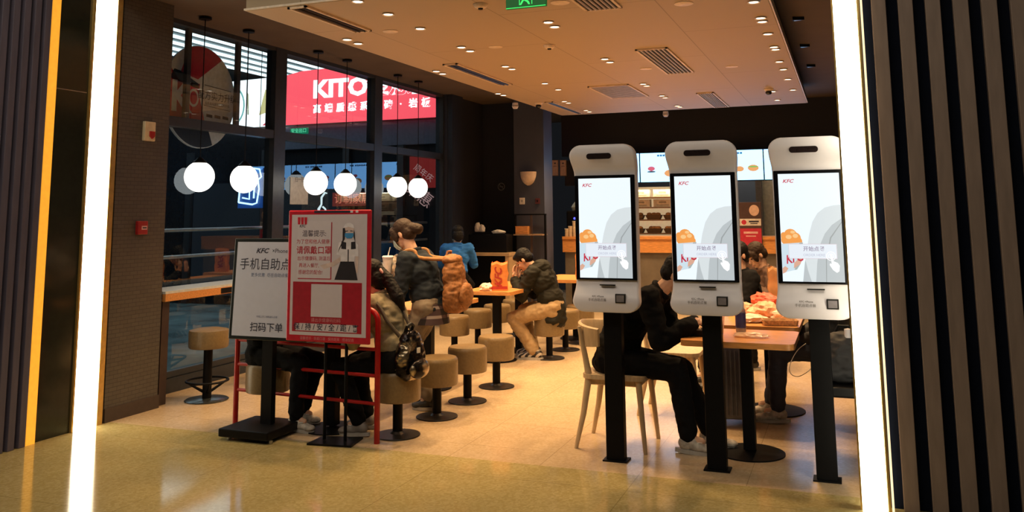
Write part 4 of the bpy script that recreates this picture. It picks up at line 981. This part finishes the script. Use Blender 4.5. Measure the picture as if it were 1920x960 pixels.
# bottle and things on the near table
bo = thing('drink_bottle', 'clear bottle with dark blue label on the table right of the middle kiosk', 'bottle', (-.68, 5.86, zt))
MB().lathe([(0, 0), (.030, 0), (.033, .01), (.033, .13), (.028, .155), (.013, .18), (.013, .2)], seg=24).build('bottle_body', mat('bottle_clear', (.30, .33, .40), .1, alpha=.7), bo, 30)
MB().lathe([(.0338, .03), (.0338, .125)], seg=24).build('bottle_label', mat('label_blue', (.035, .05, .22), .4, var=.4), bo, 30)
MB().lathe([(.015, .19), (.015, .215), (0, .215)], seg=20).build('bottle_cap', BLACK, bo, 30)
cupc = thing('plastic_cup', 'clear plastic cup on the table behind the post of the middle kiosk', 'cup', (-.80, 5.72, zt))
MB().lathe([(0, 0), (.028, 0), (.040, .125), (.038, .125), (.027, .004), (0, .004)], seg=24).build('cup_body', mat('cup_clear', (.75, .62, .55), .1, alpha=.35), cupc, 30)
MB().lathe([(.042, .122), (.042, .130), (.03, .145), (0, .147)], seg=24).build('lid', MATS['cup_clear'], cupc, 30)
crumple('plastic_film', 'thin clear crumpled film lying on the near right table', 'film', (-.60, 5.66, zt), (.10, .05, .018), clear('film_clear', (.8, .6, .45), .5), None)
tray = thing('food_tray', 'black food tray with pale food in front of the man in black', 'tray', (-.90, 5.70, zt), 0)
MB().prism(rrect(.17, .22, .02), .035).build('tray_body', BLACK, tray, 30)
b = MB(); [b.ball((rnd.uniform(-.05, .05), rnd.uniform(-.07, .07), .035), (.025, .02, .015), 8) for _ in range(9)]; b.build('food', mat('pale_food', (.85, .6, .38), .6), tray)
# suitcase
su = thing('suitcase', 'grey ribbed hard suitcase standing under the table behind the middle kiosk', 'suitcase', (-.84, 6.52, 0), R(8))
b = MB(); b.box((0, 0, .31), (.22, .34, .50), bev=.025)
b.build('shell', mat('suitcase_grey', (.085, .10, .15), .35, .3), su, 30)
for k in range(7):
    MB().box((-.09+.03*k, -.172, .31), (.014, .010, .44), bev=.004).build('rib', MATS['suitcase_grey'], su, 0)
for sx in (-1, 1):
    for sy in (-1, 1): MB().cone((sx*.085-.01, sy*.14, .028), (sx*.085+.01, sy*.14, .028), .028, seg=16).build('wheel', BLACK, su)
MB().tube([(-.06, 0, .55), (-.06, 0, .66), (.06, 0, .66), (.06, 0, .55)], .009, 8).build('handle', STEEL, su)
# phone and cable held by the person in jeans, bag on the chair
hp = wpt((-.14, 6.75, 0), PI/2, (.07, .34, .64))
ph = thing('phone', 'dark phone in the hands of the person in jeans', 'phone', hp, PI/2)
b = MB(); b.box((0, 0, 0), (.07, .14, .008), (R(35), 0, 0), .003); b.build('phone_body', BLACK, ph, 0)
b = MB(); b.box((0, -.004, .006), (.062, .128, .002), (R(35), 0, 0)); b.build('phone_screen', glow('phone_glow', (.5, .55, .7), .4), ph, 0)
c0 = on_y(1511, 644, 6.42); pts = [on_y(x, y, 6.4) for x, y in ((1511, 644), (1497, 655), (1486, 672), (1480, 690), (1484, 702), (1496, 706), (1510, 700), (1521, 690), (1528, 676))]
sm = []
for i in range(len(pts)-1):
    for k in range(4):
        p0, p1, p2, p3 = pts[max(0, i-1)], pts[i], pts[i+1], pts[min(len(pts)-1, i+2)]; t_ = k/4
        sm.append(.5*((2*p1)+(p2-p0)*t_+(2*p0-5*p1+4*p2-p3)*t_*t_+(3*p1-p0-3*p2+p3)*t_**3))
tag(MB().tube(sm, .0025, 6).build('charging_cable', mat('cable_white', (.7, .68, .65), .5)), 'white looped charging cable hanging from the phone behind the rightmost kiosk', 'cable')
dbg = thing('dark_bag', 'dark backpack on a bench behind the post of the rightmost kiosk', 'bag', (-.06, 5.80, .461), .1)
b = MB(); b.ball((0, 0, .15), (.15, .11, .15), 14); b.box((0, 0, .09), (.28, .19, .17), bev=.05); mesh_obj('bag_body', fuse(b, .009, 4, .010, 12), mat('bag_grey', (.035, .035, .04), .7), dbg)
MB().tube([(-.05, 0, .29), (-.03, 0, .33), (.03, 0, .33), (.05, 0, .29)], .009, 8).build('handle', BLACK, dbg)
MB().lathe([(0, .27), (.022, .27), (.022, .32), (0, .325)], (.02, -.06, 0), 16).build('bottle_cap', WHITEP, dbg, 30)

# ================================================================== BACK OF THE RESTAURANT
bc = thing('back_counter', 'dark condiment counter with a pale wood top at the back left', 'counter', (-4.97, 12.0, 0))
MB().box((0, 0, .90), (.78, .46, .04)).build('counter_top', mat('pale_wood', (.42, .28, .15), .45, var=.15, scale=8), bc, 0)
MB().box((.355, 0, .44), (.06, .44, .88)).build('end_panel', MATS['pale_wood'], bc, 0)
MB().box((-.03, .1, .44), (.70, .2, .88)).build('cabinet', BLACK, bc, 0)
MB().box((-.30, -.2, .86), (.16, .03, .03)).box((-.30, -.2, .43), (.03, .03, .86)).build('support', STEEL, bc, 0)
bx_ = thing('condiment_box', 'black condiment station on the back counter', 'station', (-5.0, 12.09, .92))
MB().box((0, 0, .13), (.62, .24, .26), bev=.01).build('housing', BLACK, bx_, 0)
MB().box((-.14, -.02, .275), (.22, .18, .03)).box((.16, -.02, .265), (.24, .18, .01)).build('tray', BLACKM, bx_, 0)
for k, (xx, hh, lb) in enumerate(((-.20, .09, 'white napkin stack standing left on the condiment station'), (-.13, .07, 'small white sachet holder on the condiment station'), (.14, .035, 'flat pile of white napkins right on the condiment station'))):
    crumple('napkin_pile', lb, 'napkins', (-5.0+xx, 12.07, 1.185+(.035 if k < 2 else .01)), (.05 if k < 2 else .11, .04, hh), PAPER, 'napkins on the condiment station', 0, .2)
# column furniture
sn = thing('wall_sconce', 'cream half-bowl wall lamp on the grey column', 'wall lamp', (-4.53, 12.49, 2.03))
b = MB(); rings = []
for k in range(9):
    a = k/8; z = -.12+.21*a; rr = .13*math.sqrt(max(.02, 1-(1-a)**2)); rings.append([(rr*math.cos(R(t_)), -rr*.9*math.sin(R(t_)), z) for t_ in range(0, 181, 15)])
b.loft(rings); b.build('shade', mat('sconce_cream', (.62, .50, .42), .55), sn, 50)
MB().box((0, .004, -.0), (.09, .012, .12)).build('wall_plate', WHITEP, sn, 0)
def plate(name, label, cat, c, w_, h_, m, depth=.012, inner=None):
    o = thing(name, label, cat, c)
    MB().box((0, 0, 0), (w_, depth, h_), bev=.003).build('plate', m, o, 0)
    i = MB().use(inner or BLACK)
    for q in ((-.25, .25) if w_ > .13 else (0,)): i.box((q*w_, -depth/2-.001, 0), (w_*.28, .004, h_*.34))
    i.build('insert', None, o, 0); return o
plate('wall_switch', 'white thermostat plate on the grey column below the sconce', 'switch', on_y(979, 377, 12.493), .085, .10, PAPER, inner=mat('insert_grey', (.3, .3, .3), .5))
plate('fire_button', 'dark red call point on the grey column right of the white plate', 'alarm', on_y(1008, 377, 12.493), .075, .085, mat('dim_red', (.10, .02, .025), .5))
p_ = on_x(858, 378, -5.435); o = plate('wall_switch', 'white triple switch plate on the dark wall above the blue sweater', 'switch', (0, 0, 0), .21, .10, PAPER); o.location = p_; o.rotation_euler = (0, 0, PI/2)
nsm = on_y(940, 350, 12.845)
ns = thing('no_smoking_sign', 'faint round no smoking sign on the dark back wall', 'sign', nsm)
a = MB().use(mat('faint_grey', (.16, .16, .17), .5)).tube([(.055*math.cos(2*PI*k/28), 0, .055*math.sin(2*PI*k/28)) for k in range(28)], .006, 6, True).tube([(-.04, 0, .04), (.04, 0, -.04)], .005, 6).box((0, 0, 0), (.06, .006, .012)); a.build('ring', None, ns)
# rack (partition) in front of the column
rk = thing('display_rack', 'open black metal rack with wooden boards before the grey column', 'rack', (-4.44, 12.35, 0))
for xx in (-.26, 0.0, .22): MB().box((xx, 0, .735), (.03, .03, 1.47)).build('upright', mat('rack_brown', (.06, .035, .025), .5) if xx == 0 else BLACKM, rk, 0)
MB().box((-.02, 0, 1.47), (.52, .035, .02)).build('top_bar', BLACKM, rk, 0)
for xx, ww in ((-.13, .24), (.11, .2)): MB().box((xx, 0, 1.17), (ww, .24, .018)).build('shelf', mat('rack_wood', (.30, .19, .11), .5), rk, 0)
MB().box((-.02, 0, .6), (.46, .24, .02)).build('shelf', MATS['rack_wood'], rk, 0)
o = thing('wooden_box', 'orange wooden box on the left shelf of the black rack', 'box', (-4.57, 12.35, 1.18)); MB().box((0, 0, .055), (.2, .16, .11), bev=.004).build('box_body', WOODT, o, 0); MB().box((0, 0, .113), (.204, .164, .006)).build('lid', WOODT, o, 0)
# certificates
for k, (xx, lb) in enumerate(((1041, 'framed certificate on the bulkhead, left of the pair by the left kiosk'), (1056, 'framed certificate on the bulkhead, right of the pair by the left kiosk'))):
    p_ = on_y(xx, 315, 13.92); o = thing('certificate', lb, 'certificate', p_, 0, 'certificates by the kitchen')
    MB().box((0, 0, 0), (.115, .015, .27), bev=.003).build('frame', mat('cert_frame', (.25, .16, .10), .5), o, 0)
    MB().box((0, -.009, 0), (.095, .003, .25)).build('sheet', mat('cert_sheet', (.55, .42, .34), .6), o, 0)
    MB().use(INK).box((0, -.011, .08), (.03, .001, .02)).box((0, -.011, .03), (.06, .001, .006)).build('print', None, o, 0)
struct(MB().box((-4.0, 14.0, 2.15), (.8, .15, .42)).build('trim_cabinet', mat('bulkhead_black2', (.012, .013, .018), .7), smooth=0))
# service counter
scn = thing('service_counter', 'long wooden service counter below the menu boards', 'counter', (-2.02, 13.4, 0))
MB().box((0, 0, 1.10), (4.36, .6, .04)).build('counter_top', WOODT, scn, 0)
MB().box((0, -.27, .98), (4.36, .03, .20)).build('front_apron', WOODT, scn, 0)
MB().box((0, -.2, .44), (4.3, .1, .88)).build('front_panel', mat('counter_panel', (.13, .105, .08), .6, var=.2, scale=6), scn, 0)
# menu boards hanging
MW = glow('menu_white', (.24, .56, 1), 3.6)
names = ['leftmost lit menu board, behind the left kiosk', 'second lit menu board with a burger, right of the left kiosk', 'third lit menu board with fried chicken, right of the middle kiosk', 'rightmost lit menu board, behind the rightmost kiosk']
for k in range(4):
    mbx = thing('menu_board', names[k], 'menu board', (-3.62+.98*k, 14.0, 2.21), 0, 'lit menu boards')
    MB().box((0, .03, 0), (.97, .06, .50)).build('housing', BLACK, mbx, 0)
    d = MB().use(MW); d.poly([(-.48, -.235), (.48, -.235), (.48, .235), (-.48, .235)], FRONT((0, -.002, 0)))
    d.use(glow('menu_blue', (.06, .22, .5), .9)); [d.poly([(x_, .175), (x_+.036, .175), (x_+.036, .205), (x_, .205)], FRONT((0, -.004, 0))) for x_ in (-.2, -.155, -.11, -.065, -.02, .025, .09, .135)]
    for (cx, cy, rr, mm) in ((-.3, -.02, .06, 'menu_red'), (.0, -.10, .09, 'menu_orange'), (.12, -.06, .07, 'menu_orange'), (.33, -.05, .085, 'menu_orange'), (.05, .0, .045, 'menu_red')):
        d.use(glow(mm, {'menu_red': (.75, .15, .22), 'menu_orange': (.9, .42, .16)}[mm], .95)).poly(circ(cx, cy, rr, rr*.62, 18), FRONT((0, -.004-.0002*rr*100, 0)))
    d.use(glow('menu_green', (.3, .6, .15), .9)).poly(circ(.33, -.03, .08, .012, 16), FRONT((0, -.007, 0)))
    d.use(glow('menu_dark', (.08, .1, .14), .9)).poly(circ(-.3, -.07, .07, .014, 16), FRONT((0, -.007, 0)))
    d.build('display', None, mbx, 0)
# warm food display behind the counter
hs = thing('food_display', 'warm lit shelf unit of food and boxes behind the counter between the kiosks', 'shelf', (-2.95, 14.0, 0))
MB().box((0, .25, 1.40), (1.5, .04, 1.0)).build('back_panel', mat('warm_panel', (.7, .55, .36), .6, emit=(1, .72, .40), es=.42), hs, 0)
for z in (1.14, 1.36, 1.56, 1.72): MB().box((0, .12, z), (1.5, .24, .022)).build('shelf', mat('shelf_brown', (.22, .12, .06), .5), hs, 0)
MB().box((-.74, .12, 1.4), (.03, .26, 1.0)).box((.74, .12, 1.4), (.03, .26, 1.0)).build('side_panel', mat('warm_side', (.5, .38, .24), .6), hs, 0)
li = bpy.data.lights.new('display_lamp', 'AREA'); li.shape = 'RECTANGLE'; li.size = 1.4; li.size_y = .05; li.energy = 9; li.color = (1, .72, .4)
lo = bpy.data.objects.new('display_lamp', li); COL.objects.link(lo); lo.parent = hs; lo.location = (0, -.02, 1.88); lo.rotation_euler = (R(-10), 0, 0)
for k in range(8):
    row = 'upper' if k % 2 else 'lower'
    o = thing('snack_box', 'white snack box on the %s display shelf, %s from the left' % (row, ('first', 'second', 'third', 'fourth')[k//2]), 'box', (-3.50+.36*(k//2), 14.1, 1.731 if k % 2 else 1.571), 0, 'white boxes in the food display')
    MB().box((0, 0, .062), (.30, .14, .12), bev=.003).build('carton', mat('carton_cream', (.72, .68, .58), .6), o, 0)
    MB().use(mat('carton_print', (.35, .33, .28), .6)).box((0, -.071, .075), (.12, .001, .03)).box((0, -.071, .03), (.2, .001, .012)).build('print', None, o, 0)
BUN = mat('bun_brown', (.42, .20, .07), .6, var=.3)
for k in range(10):
    zz = 1.372 if k < 5 else 1.152
    o = thing('bread_basket', 'small basket of fried food on the %s warm shelf, %s from the left' % ('middle' if k < 5 else 'bottom', ('first', 'second', 'third', 'fourth', 'fifth')[k % 5]), 'basket', (-3.52+.29*(k % 5), 14.1, zz), 0, 'food baskets in the food display')
    MB().loft([[(x*.10, y*.06, 0) for x, y in ((-1, -1), (1, -1), (1, 1), (-1, 1))], [(x*.13, y*.08, .07) for x, y in ((-1, -1), (1, -1), (1, 1), (-1, 1))]]).build('basket', mat('basket_dark', (.12, .07, .035), .7), o, 0)
    b = MB(); [b.ball((rnd.uniform(-.08, .08), rnd.uniform(-.04, .04), .08), (.045, .04, .03), 8) for _ in range(6)]; b.build('food', BUN, o)
kl = thing('added_kitchen_light', 'unseen flat light added over the kitchen behind the menu boards', 'ceiling light', (-1.7, 14.9, 3.21))  # unseen lamp and fixture, added to brighten the pale door
MB().box((0, 0, 0), (1.2, .3, .05), bev=.006).build('housing', WHITEP, kl, 0)
MB().box((0, 0, -.027), (1.14, .25, .006)).build('diffuser', glow('added_kitchen_glow', (1, .95, .8), 3), kl, 0)
li = bpy.data.lights.new('added_kitchen_lamp', 'AREA'); li.shape = 'RECTANGLE'; li.size = 1.1; li.size_y = .24; li.energy = 60; li.color = (1, .95, .8)
lo = bpy.data.objects.new('added_kitchen_lamp', li); COL.objects.link(lo); lo.parent = kl; lo.location = (0, 0, -.04)
# coffee corner left of the left kiosk
cf = thing('coffee_machine', 'dark coffee machine with a round gauge left of the left kiosk', 'machine', (-4.02, 13.45, 1.12))
MB().box((0, 0, .2), (.34, .3, .4), bev=.02).build('housing', BLACKM, cf, 0)
MB().lathe([(0, .40), (.12, .40), (.13, .46), (.09, .52), (.05, .56), (0, .57)], seg=24).build('hopper', mat('hopper_grey', (.25, .28, .28), .2), cf, 30)
MB().lathe([(0, 0), (.075, 0), (.075, .02), (0, .022)], (.06, -.155, .47), 24, Euler((R(75), R(20), 0)).to_matrix()).build('gauge', mat('gauge_pale', (.55, .58, .42), .4), cf, 30)
MB().ball((-.03, -.155, .28), .018).build('indicator', glow('blue_led', (.05, .06, 1), 4), cf)
jc = thing('juice_dispenser', 'grey dispenser with a clear tank beside the left kiosk', 'machine', (-3.83, 13.4, 1.12))
MB().box((0, .02, .12), (.14, .2, .24), bev=.01).build('housing', mat('disp_grey', (.16, .16, .16), .4), jc, 0)
MB().box((0, .02, .36), (.12, .16, .20), bev=.01).build('tank', mat('tank_grey', (.30, .31, .31), .15), jc, 0)
MB().lathe([(0, 0), (.025, 0), (.025, .05), (0, .055)], (0, -.085, .14), 16, Euler((R(90), 0, 0)).to_matrix()).build('tap', PAPER, jc, 30)
for k, (xx, hh) in enumerate(((-4.10, .16), (-4.03, .24), (-4.16, .12))):
    o = thing('cup_stack', ('medium', 'tall', 'short')[k]+' stack of pale paper cups by the coffee machine', 'cups', (xx, 13.22, 1.12), 0, 'paper cup stacks')
    MB().lathe([(0, 0), (.030, 0), (.034, .03), (.030, .031), (.034, hh*.6), (.031, hh*.61), (.036, hh), (0, hh)], seg=20).build('cups', mat('cup_cream', (.62, .50, .36), .6), o, 30)
    MB().lathe([(.037, hh-.006), (.037, hh), (.03, hh+.001)], seg=20).build('rim', PAPER, o, 30)
# promotion stand and door frame right of the middle kiosk
pr = thing('promotion_poster', 'dark red promotional poster stand on the counter right of the middle kiosk', 'poster', (-1.32, 13.1, .88))
MB().box((0, 0, .37), (.32, .02, .74), bev=.004).build('panel', mat('promo_dark', (.06, .03, .03), .5), pr, 0)
a = MB().use(mat('promo_red', (.45, .02, .05), .5)).poly([(-.15, .02), (.15, .02), (.15, .36), (-.15, .36)], FRONT((0, -.0115, 0)))
a.use(mat('promo_white', (.6, .55, .52), .5)).poly([(-.15, .40), (.15, .40), (.15, .50), (-.15, .50)], FRONT((0, -.0115, 0))); a.use(MATS['promo_red']).poly(circ(-.09, .45, .035), FRONT((0, -.0125, 0)))
a.use(mat('promo_pale', (.7, .4, .4), .5)).box((0, -.0122, .3), (.2, .001, .03)).box((0, -.0122, .25), (.14, .001, .015)); a.use(INK).box((.05, -.0122, .46), (.14, .001, .022)).box((.05, -.0122, .43), (.10, .001, .012)); a.use(mat('promo_skin', (.6, .4, .32), .5)).poly(circ(.06, .62, .07, .08), FRONT((0, -.0115, 0)))
a.build('print', None, pr, 0)
struct(MB().box((-1.04, 15.0, 1.3), (.55, .1, 2.6)).build('door_1', mat('door_pale', (.78, .78, .62), .5), smooth=0))
struct(MB().box((-1.34, 14.9, 1.3), (.10, .12, 2.6)).build('trim_1', mat('door_trim', (.2, .2, .2), .5), smooth=0))

# ================================================================== CEILING FITTINGS
zc = 2.998
DL = glow('downlight_glow', (1, .80, .58), 6)
def make_dl():
    o = thing('downlight', '', 'downlight', group='recessed downlights')
    MB().lathe([(.030, 0), (.046, -.004), (.044, -.010), (.034, -.006), (.030, 0)], seg=20).build('trim_ring', mat('ring_white', (.8, .7, .6), .4), o, 40)
    MB().lathe([(.0, -.005), (.033, -.005), (.033, -.001), (0, -.001)], seg=20).build('lamp', DL, o, 40)
    return o
GR = [('at the front of the left edge', [(651, 73.5), (671.6, 81)]), ('along the left edge, second from the front', [(818, 133), (830, 137.7)]), ('along the left edge, third from the front', [(934, 175), (944, 178)]),
      ('along the left edge, fourth from the front', [(1058, 189.6), (1066, 192.5)]), ('along the left edge, at the very back', [(1098.7, 206.5), (1105, 209)]),
      ('left of the exit sign, in a single diagonal line', [(671, 2), (728, 26), (788, 53)]), ('right below the exit sign', [(1028, 41), (1040, 49.6)]), ('between the exit sign and the middle slot vent', [(865, 88), (881.6, 95)]),
      ('right of the middle slot vent', [(947.6, 124), (960, 129)]), ('left of the wide square grille', [(1021.7, 156), (1046.8, 167.5)]), ('above the wide square grille', [(1134, 110), (1143.6, 116)]),
      ('between the square grille and the long right vents', [(1206, 157), (1212.5, 160.4)]), ('behind the square grille', [(1241, 179), (1247, 182.6)]), ('at the back edge above the middle kiosk', [(1269.6, 198), (1275, 200)]),
      ('along the right edge, first from the front', [(1413, 3)]), ('along the right edge, second pair from the front', [(1426, 33), (1429, 40)]), ('along the right edge, third from the front', [(1439.4, 63)]), ('along the right edge, fourth group from the front', [(1451, 87.5), (1454, 92)]),
      ('along the right edge, fifth from the front', [(1461, 115)]), ('along the right edge, sixth from the front', [(1468.6, 129.5)]), ('along the right edge, seventh from the front', [(1477, 148)]), ('along the right edge, eighth from the front', [(1486.7, 168)]), ('beside the camera near the back right corner', [(1457.5, 187), (1449, 171)])]
d0 = None
for where, pl in GR:
    for i, (x, y) in enumerate(pl):
        nm = '' if len(pl) == 1 else ('nearer ' if i == 0 else 'farther ') if len(pl) == 2 else ('first ', 'second ', 'third ')[i]
        lb = (nm + 'round downlight in the ceiling ' + where)
        p_ = on_z(x, y, zc)
        if d0 is None: d0 = make_dl(); d = d0; d.location = p_; d['label'] = lb
        else: d = dup(d0, p_, 0, lb)
        l = bpy.data.lights.new('downlight_beam', 'SPOT'); l.energy = 50; l.color = (1, .64, .31); l.spot_size = R(110); l.spot_blend = .9; l.shadow_soft_size = .04
        lo = bpy.data.objects.new('downlight_beam', l); COL.objects.link(lo); lo.parent = d; lo.location = (0, 0, -.02)
# slot vents (left) and grilles (right and middle)
def slot(label, x0, x1, y0, y1, n, along_y=True):
    o = thing('air_vent', label, 'vent', ((x0+x1)/2, (y0+y1)/2, zc), 0, 'ceiling air vents'); w_, l_ = x1-x0, y1-y0
    MB().box((-w_/2+.01, 0, -.006), (.02, l_, .014)).box((w_/2-.01, 0, -.006), (.02, l_, .014)).box((0, -l_/2+.01, -.006), (w_, .02, .014)).box((0, l_/2-.01, -.006), (w_, .02, .014)).build('frame', mat('vent_cream', (.70, .56, .42), .5), o, 0)
    MB().box((0, 0, -.002), (w_-.03, l_-.03, .004)).build('opening', mat('vent_black', (.012, .012, .014), .7), o, 0)
    b = MB()
    for k in range(n):
        if along_y: b.box((-w_/2+.03+(w_-.06)*(k+.5)/n, 0, -.010), ((w_-.06)/n*.42, l_-.04, .010), (0, R(25), 0))
        else: b.box((0, -l_/2+.03+(l_-.06)*(k+.5)/n, -.010), (w_-.04, (l_-.06)/n*.32, .003))
    b.build('louver', mat('louver_'+('dark' if n < 4 else 'grey'), (.05, .035, .02) if n < 4 else (.62, .56, .58), .45), o, 0)
slot('dark slot vent at the front left of the cream ceiling', -3.72, -3.56, 5.15, 6.08, 2)
slot('dark slot vent at the middle left of the cream ceiling', -3.74, -3.58, 7.80, 9.36, 2)
slot('dark slot vent at the back left of the cream ceiling', -3.78, -3.66, 11.1, 12.6, 2)
slot('grey louvred vent at the top of the photo right of the exit sign', -1.74, -1.46, 5.0, 6.1, 6)
slot('grey louvred vent in the right middle of the cream ceiling', -1.76, -1.46, 7.81, 9.34, 6)
slot('grey louvred vent at the right back of the cream ceiling', -1.72, -1.50, 11.08, 12.72, 6)
slot('wide grey grille in the centre of the cream ceiling', -2.83, -2.33, 9.93, 11.08, 16, False)
def disc(name, label, cat, x, y, r, h, m, parts=None):
    o = thing(name, label, cat, on_z(x, y, zc)); MB().lathe([(0, -h), (r*.55, -h), (r*.8, -h*.75), (r, -.002), (r, 0), (0, 0)], seg=28).build('housing', m, o, 35)
    if parts: MB().lathe([(0, -h-.012), (r*.3, -h-.010), (r*.35, -h), (0, -h)], seg=20).build('sensor', parts, o, 35)
    return o
WC = mat('fitting_cream', (.78, .64, .50), .45)
disc('smoke_detector', 'round smoke detector at the top left of the exit sign', 'smoke detector', 901, 8, .055, .03, WC, BLACK)
disc('smoke_detector', 'round smoke detector on the cream ceiling right of the middle, below the exit sign', 'smoke detector', 1030, 85, .055, .03, WC, BLACK)
disc('ceiling_speaker', 'flat round disc on the ceiling right of the exit sign', 'speaker', 1050, 5, .07, .008, WC)
disc('ceiling_speaker', 'flat round disc on the ceiling left of the right edge lights', 'speaker', 1282, 7, .07, .008, WC)
disc('ceiling_speaker', 'flat faint disc on the ceiling near the front slot vent', 'speaker', 732, 59, .065, .006, WC)
disc('ceiling_speaker', 'flat faint disc on the ceiling above the middle slot vent', 'speaker', 929, 88, .065, .006, WC)
disc('ceiling_speaker', 'flat faint disc on the ceiling left of the right middle vent', 'speaker', 1211, 129, .065, .006, WC)
disc('ceiling_speaker', 'flat faint disc on the ceiling right of the right middle vent', 'speaker', 1372, 125, .065, .006, WC)
for x, y, lb in ((1010, 193, 'dome security camera on the ceiling by the back left slot vent'), (1441, 167, 'dome security camera on the ceiling near the back right corner')):
    o = disc('security_camera', lb, 'camera', x, y, .06, .03, WC)
    MB().ball((0, -.01, -.045), (.04, .04, .03)).build('dome', mat('dome_black', (.01, .01, .012), .1), o)
for x, y, z, lb in ((966, 193, 3.0, 'white sensor at the left ceiling edge near the grey column'), (1081, 223, 3.25, 'white sensor on the dark ceiling behind the cream panel, above the left kiosk'), (1521, 196, 3.25, 'white sensor at the back right corner of the dark ceiling'), (1248, 209, 3.0, 'white sensor at the back ceiling edge above the middle kiosk')):
    o = thing('motion_sensor', lb, 'sensor', on_z(x, y, z))
    MB().lathe([(0, -.085), (.03, -.08), (.045, -.05), (.04, -.008), (.04, 0), (0, 0)], seg=20).build('housing', WHITEP, o, 40)
    MB().lathe([(.046, -.052), (.047, -.044), (.046, -.036)], seg=20).build('lens_band', mat('sensor_grey', (.35, .33, .33), .3), o, 40)
for k, (x, y) in enumerate(((1497, 32), (1509, 83), (1520.5, 121))):
    o = thing('track_spot', 'black triangular spot on the dark ceiling, %s from the front' % ('first', 'second', 'third')[k], 'spotlight', on_z(x, y, 3.25), 0, 'black spots on the dark ceiling')
    MB().prism([(-.05, -.04), (.05, 0), (-.05, .04)], .03, Matrix.Translation((0, 0, -.03))).build('housing', BLACK, o, 0)
    MB().poly([(-.04, -.02), (.03, 0), (-.04, .02)], Matrix.Translation((0, 0, -.031))).build('lens', STEEL, o, 0)
# exit sign
ex = thing('exit_sign', 'green lit running man exit sign hanging from the ceiling at the top', 'sign', on_z(987, 15, 2.80))
ex.location.z = 2.80
MB().box((0, 0, .07), (.275, .025, .14), bev=.004).build('sign_box', glow('exit_green', (.0, .09, .015), .9), ex, 0)
a = MB().use(glow('exit_pale', (.05, .95, .16), 1.1))
for q in ([(-.135, .002), (.135, .002), (.135, .007), (-.135, .007)],): a.poly(q, FRONT((0, -.0135, 0)))
a.poly([(-.045, .02), (-.04, .02), (-.04, .125), (-.045, .125)], FRONT((0, -.0135, 0))).poly([(.04, .02), (.045, .02), (.045, .125), (.04, .125)], FRONT((0, -.0135, 0)))
a.poly(circ(.0, .112, .011), FRONT((0, -.0135, 0))).poly([(-.018, .095), (.012, .1), (.02, .07), (.0, .058), (.022, .04), (.03, .02), (.018, .02), (.008, .036), (-.012, .048), (-.03, .02), (-.042, .02), (-.02, .06)], FRONT((0, -.0135, 0)))
a.poly([(.06, .06), (.1, .06), (.1, .05), (.125, .07), (.1, .09), (.1, .08), (.06, .08)], FRONT((0, -.0135, 0)))
a.build('pictogram', None, ex, 0)
MB().cone((-.1, 0, .14), (-.1, 0, .205), .006).cone((.1, 0, .14), (.1, 0, .205), .006).build('hanger', STEEL, ex)

# pendants
PG = glow('globe_white', (1, .95, .86), 2.4)
def make_pendant():
    o = thing('pendant_lamp', '', 'pendant lamp', group='white globe pendants over the window counter')
    MB().lathe([(0, .30+1.09), (.055, 1.39), (.055, 1.41), (0, 1.41)], seg=24).build('canopy', BLACK, o, 35)
    MB().cone((0, 0, .16), (0, 0, 1.40), .0045, seg=8).build('cord', BLACK, o)
    MB().lathe([(.0, .165), (.018, .165), (.055, .128), (.058, .11), (0, .11)], seg=24).build('cap', BLACK, o, 35)
    pr_ = [(.126*math.sin(R(t_)), -.132*math.cos(R(t_))) for t_ in range(0, 151, 8)] + [(.058, .118), (0, .118)]
    MB().lathe([(max(0, r_), z_) for r_, z_ in pr_], seg=36).build('globe', PG, o, 35)
    return o
p0 = make_pendant()
nmz = ['first and nearest, left of the neon sign', 'second, in front of the blue neon sign', 'third, right of the pale square notice', 'fourth, above the red notice top edge', 'fifth, above the head of the standing woman', 'sixth and farthest, before the red banner']
for k, yy in enumerate((6.03, 6.63, 7.80, 8.38, 9.58, 10.15)):
    lb = 'white globe pendant lamp by the window, ' + nmz[k]
    if k == 0: p0['label'] = lb; p0.location = (-5.22, yy, 1.835)
    else: dup(p0, (-5.22, yy, 1.835), 0, lb)
# devices on the mosaic wall
al = thing('alarm_sounder', 'cream wall alarm with a red lens on the mosaic wall', 'alarm', (XL+.012, 5.36, 2.17), PI/2)
MB().box((0, 0, 0), (.115, .03, .155), bev=.006).build('housing', mat('alarm_cream', (.68, .58, .40), .45), al, 0)
MB().prism([(-.025, .02), (.025, .02), (.025, -.02), (0, -.04), (-.025, -.02)], .012, FRONT((.015, -.015, -.02))).build('lens', mat('lens_red', (.4, .02, .02), .25), al, 0)
fa = thing('fire_button', 'small red fire call point low on the mosaic wall', 'alarm', (XL+.012, 5.33, 1.41), PI/2)
MB().box((0, 0, 0), (.10, .035, .105), bev=.006).build('housing', mat('call_red', (.32, .01, .012), .45), fa, 0)
MB().box((.01, -.019, .0), (.055, .003, .03)).build('label_plate', mat('pink_plate', (.6, .35, .35), .5), fa, 0)
MB().use(INK).box((.01, -.021, 0), (.04, .001, .010)).build('print', None, fa, 0)
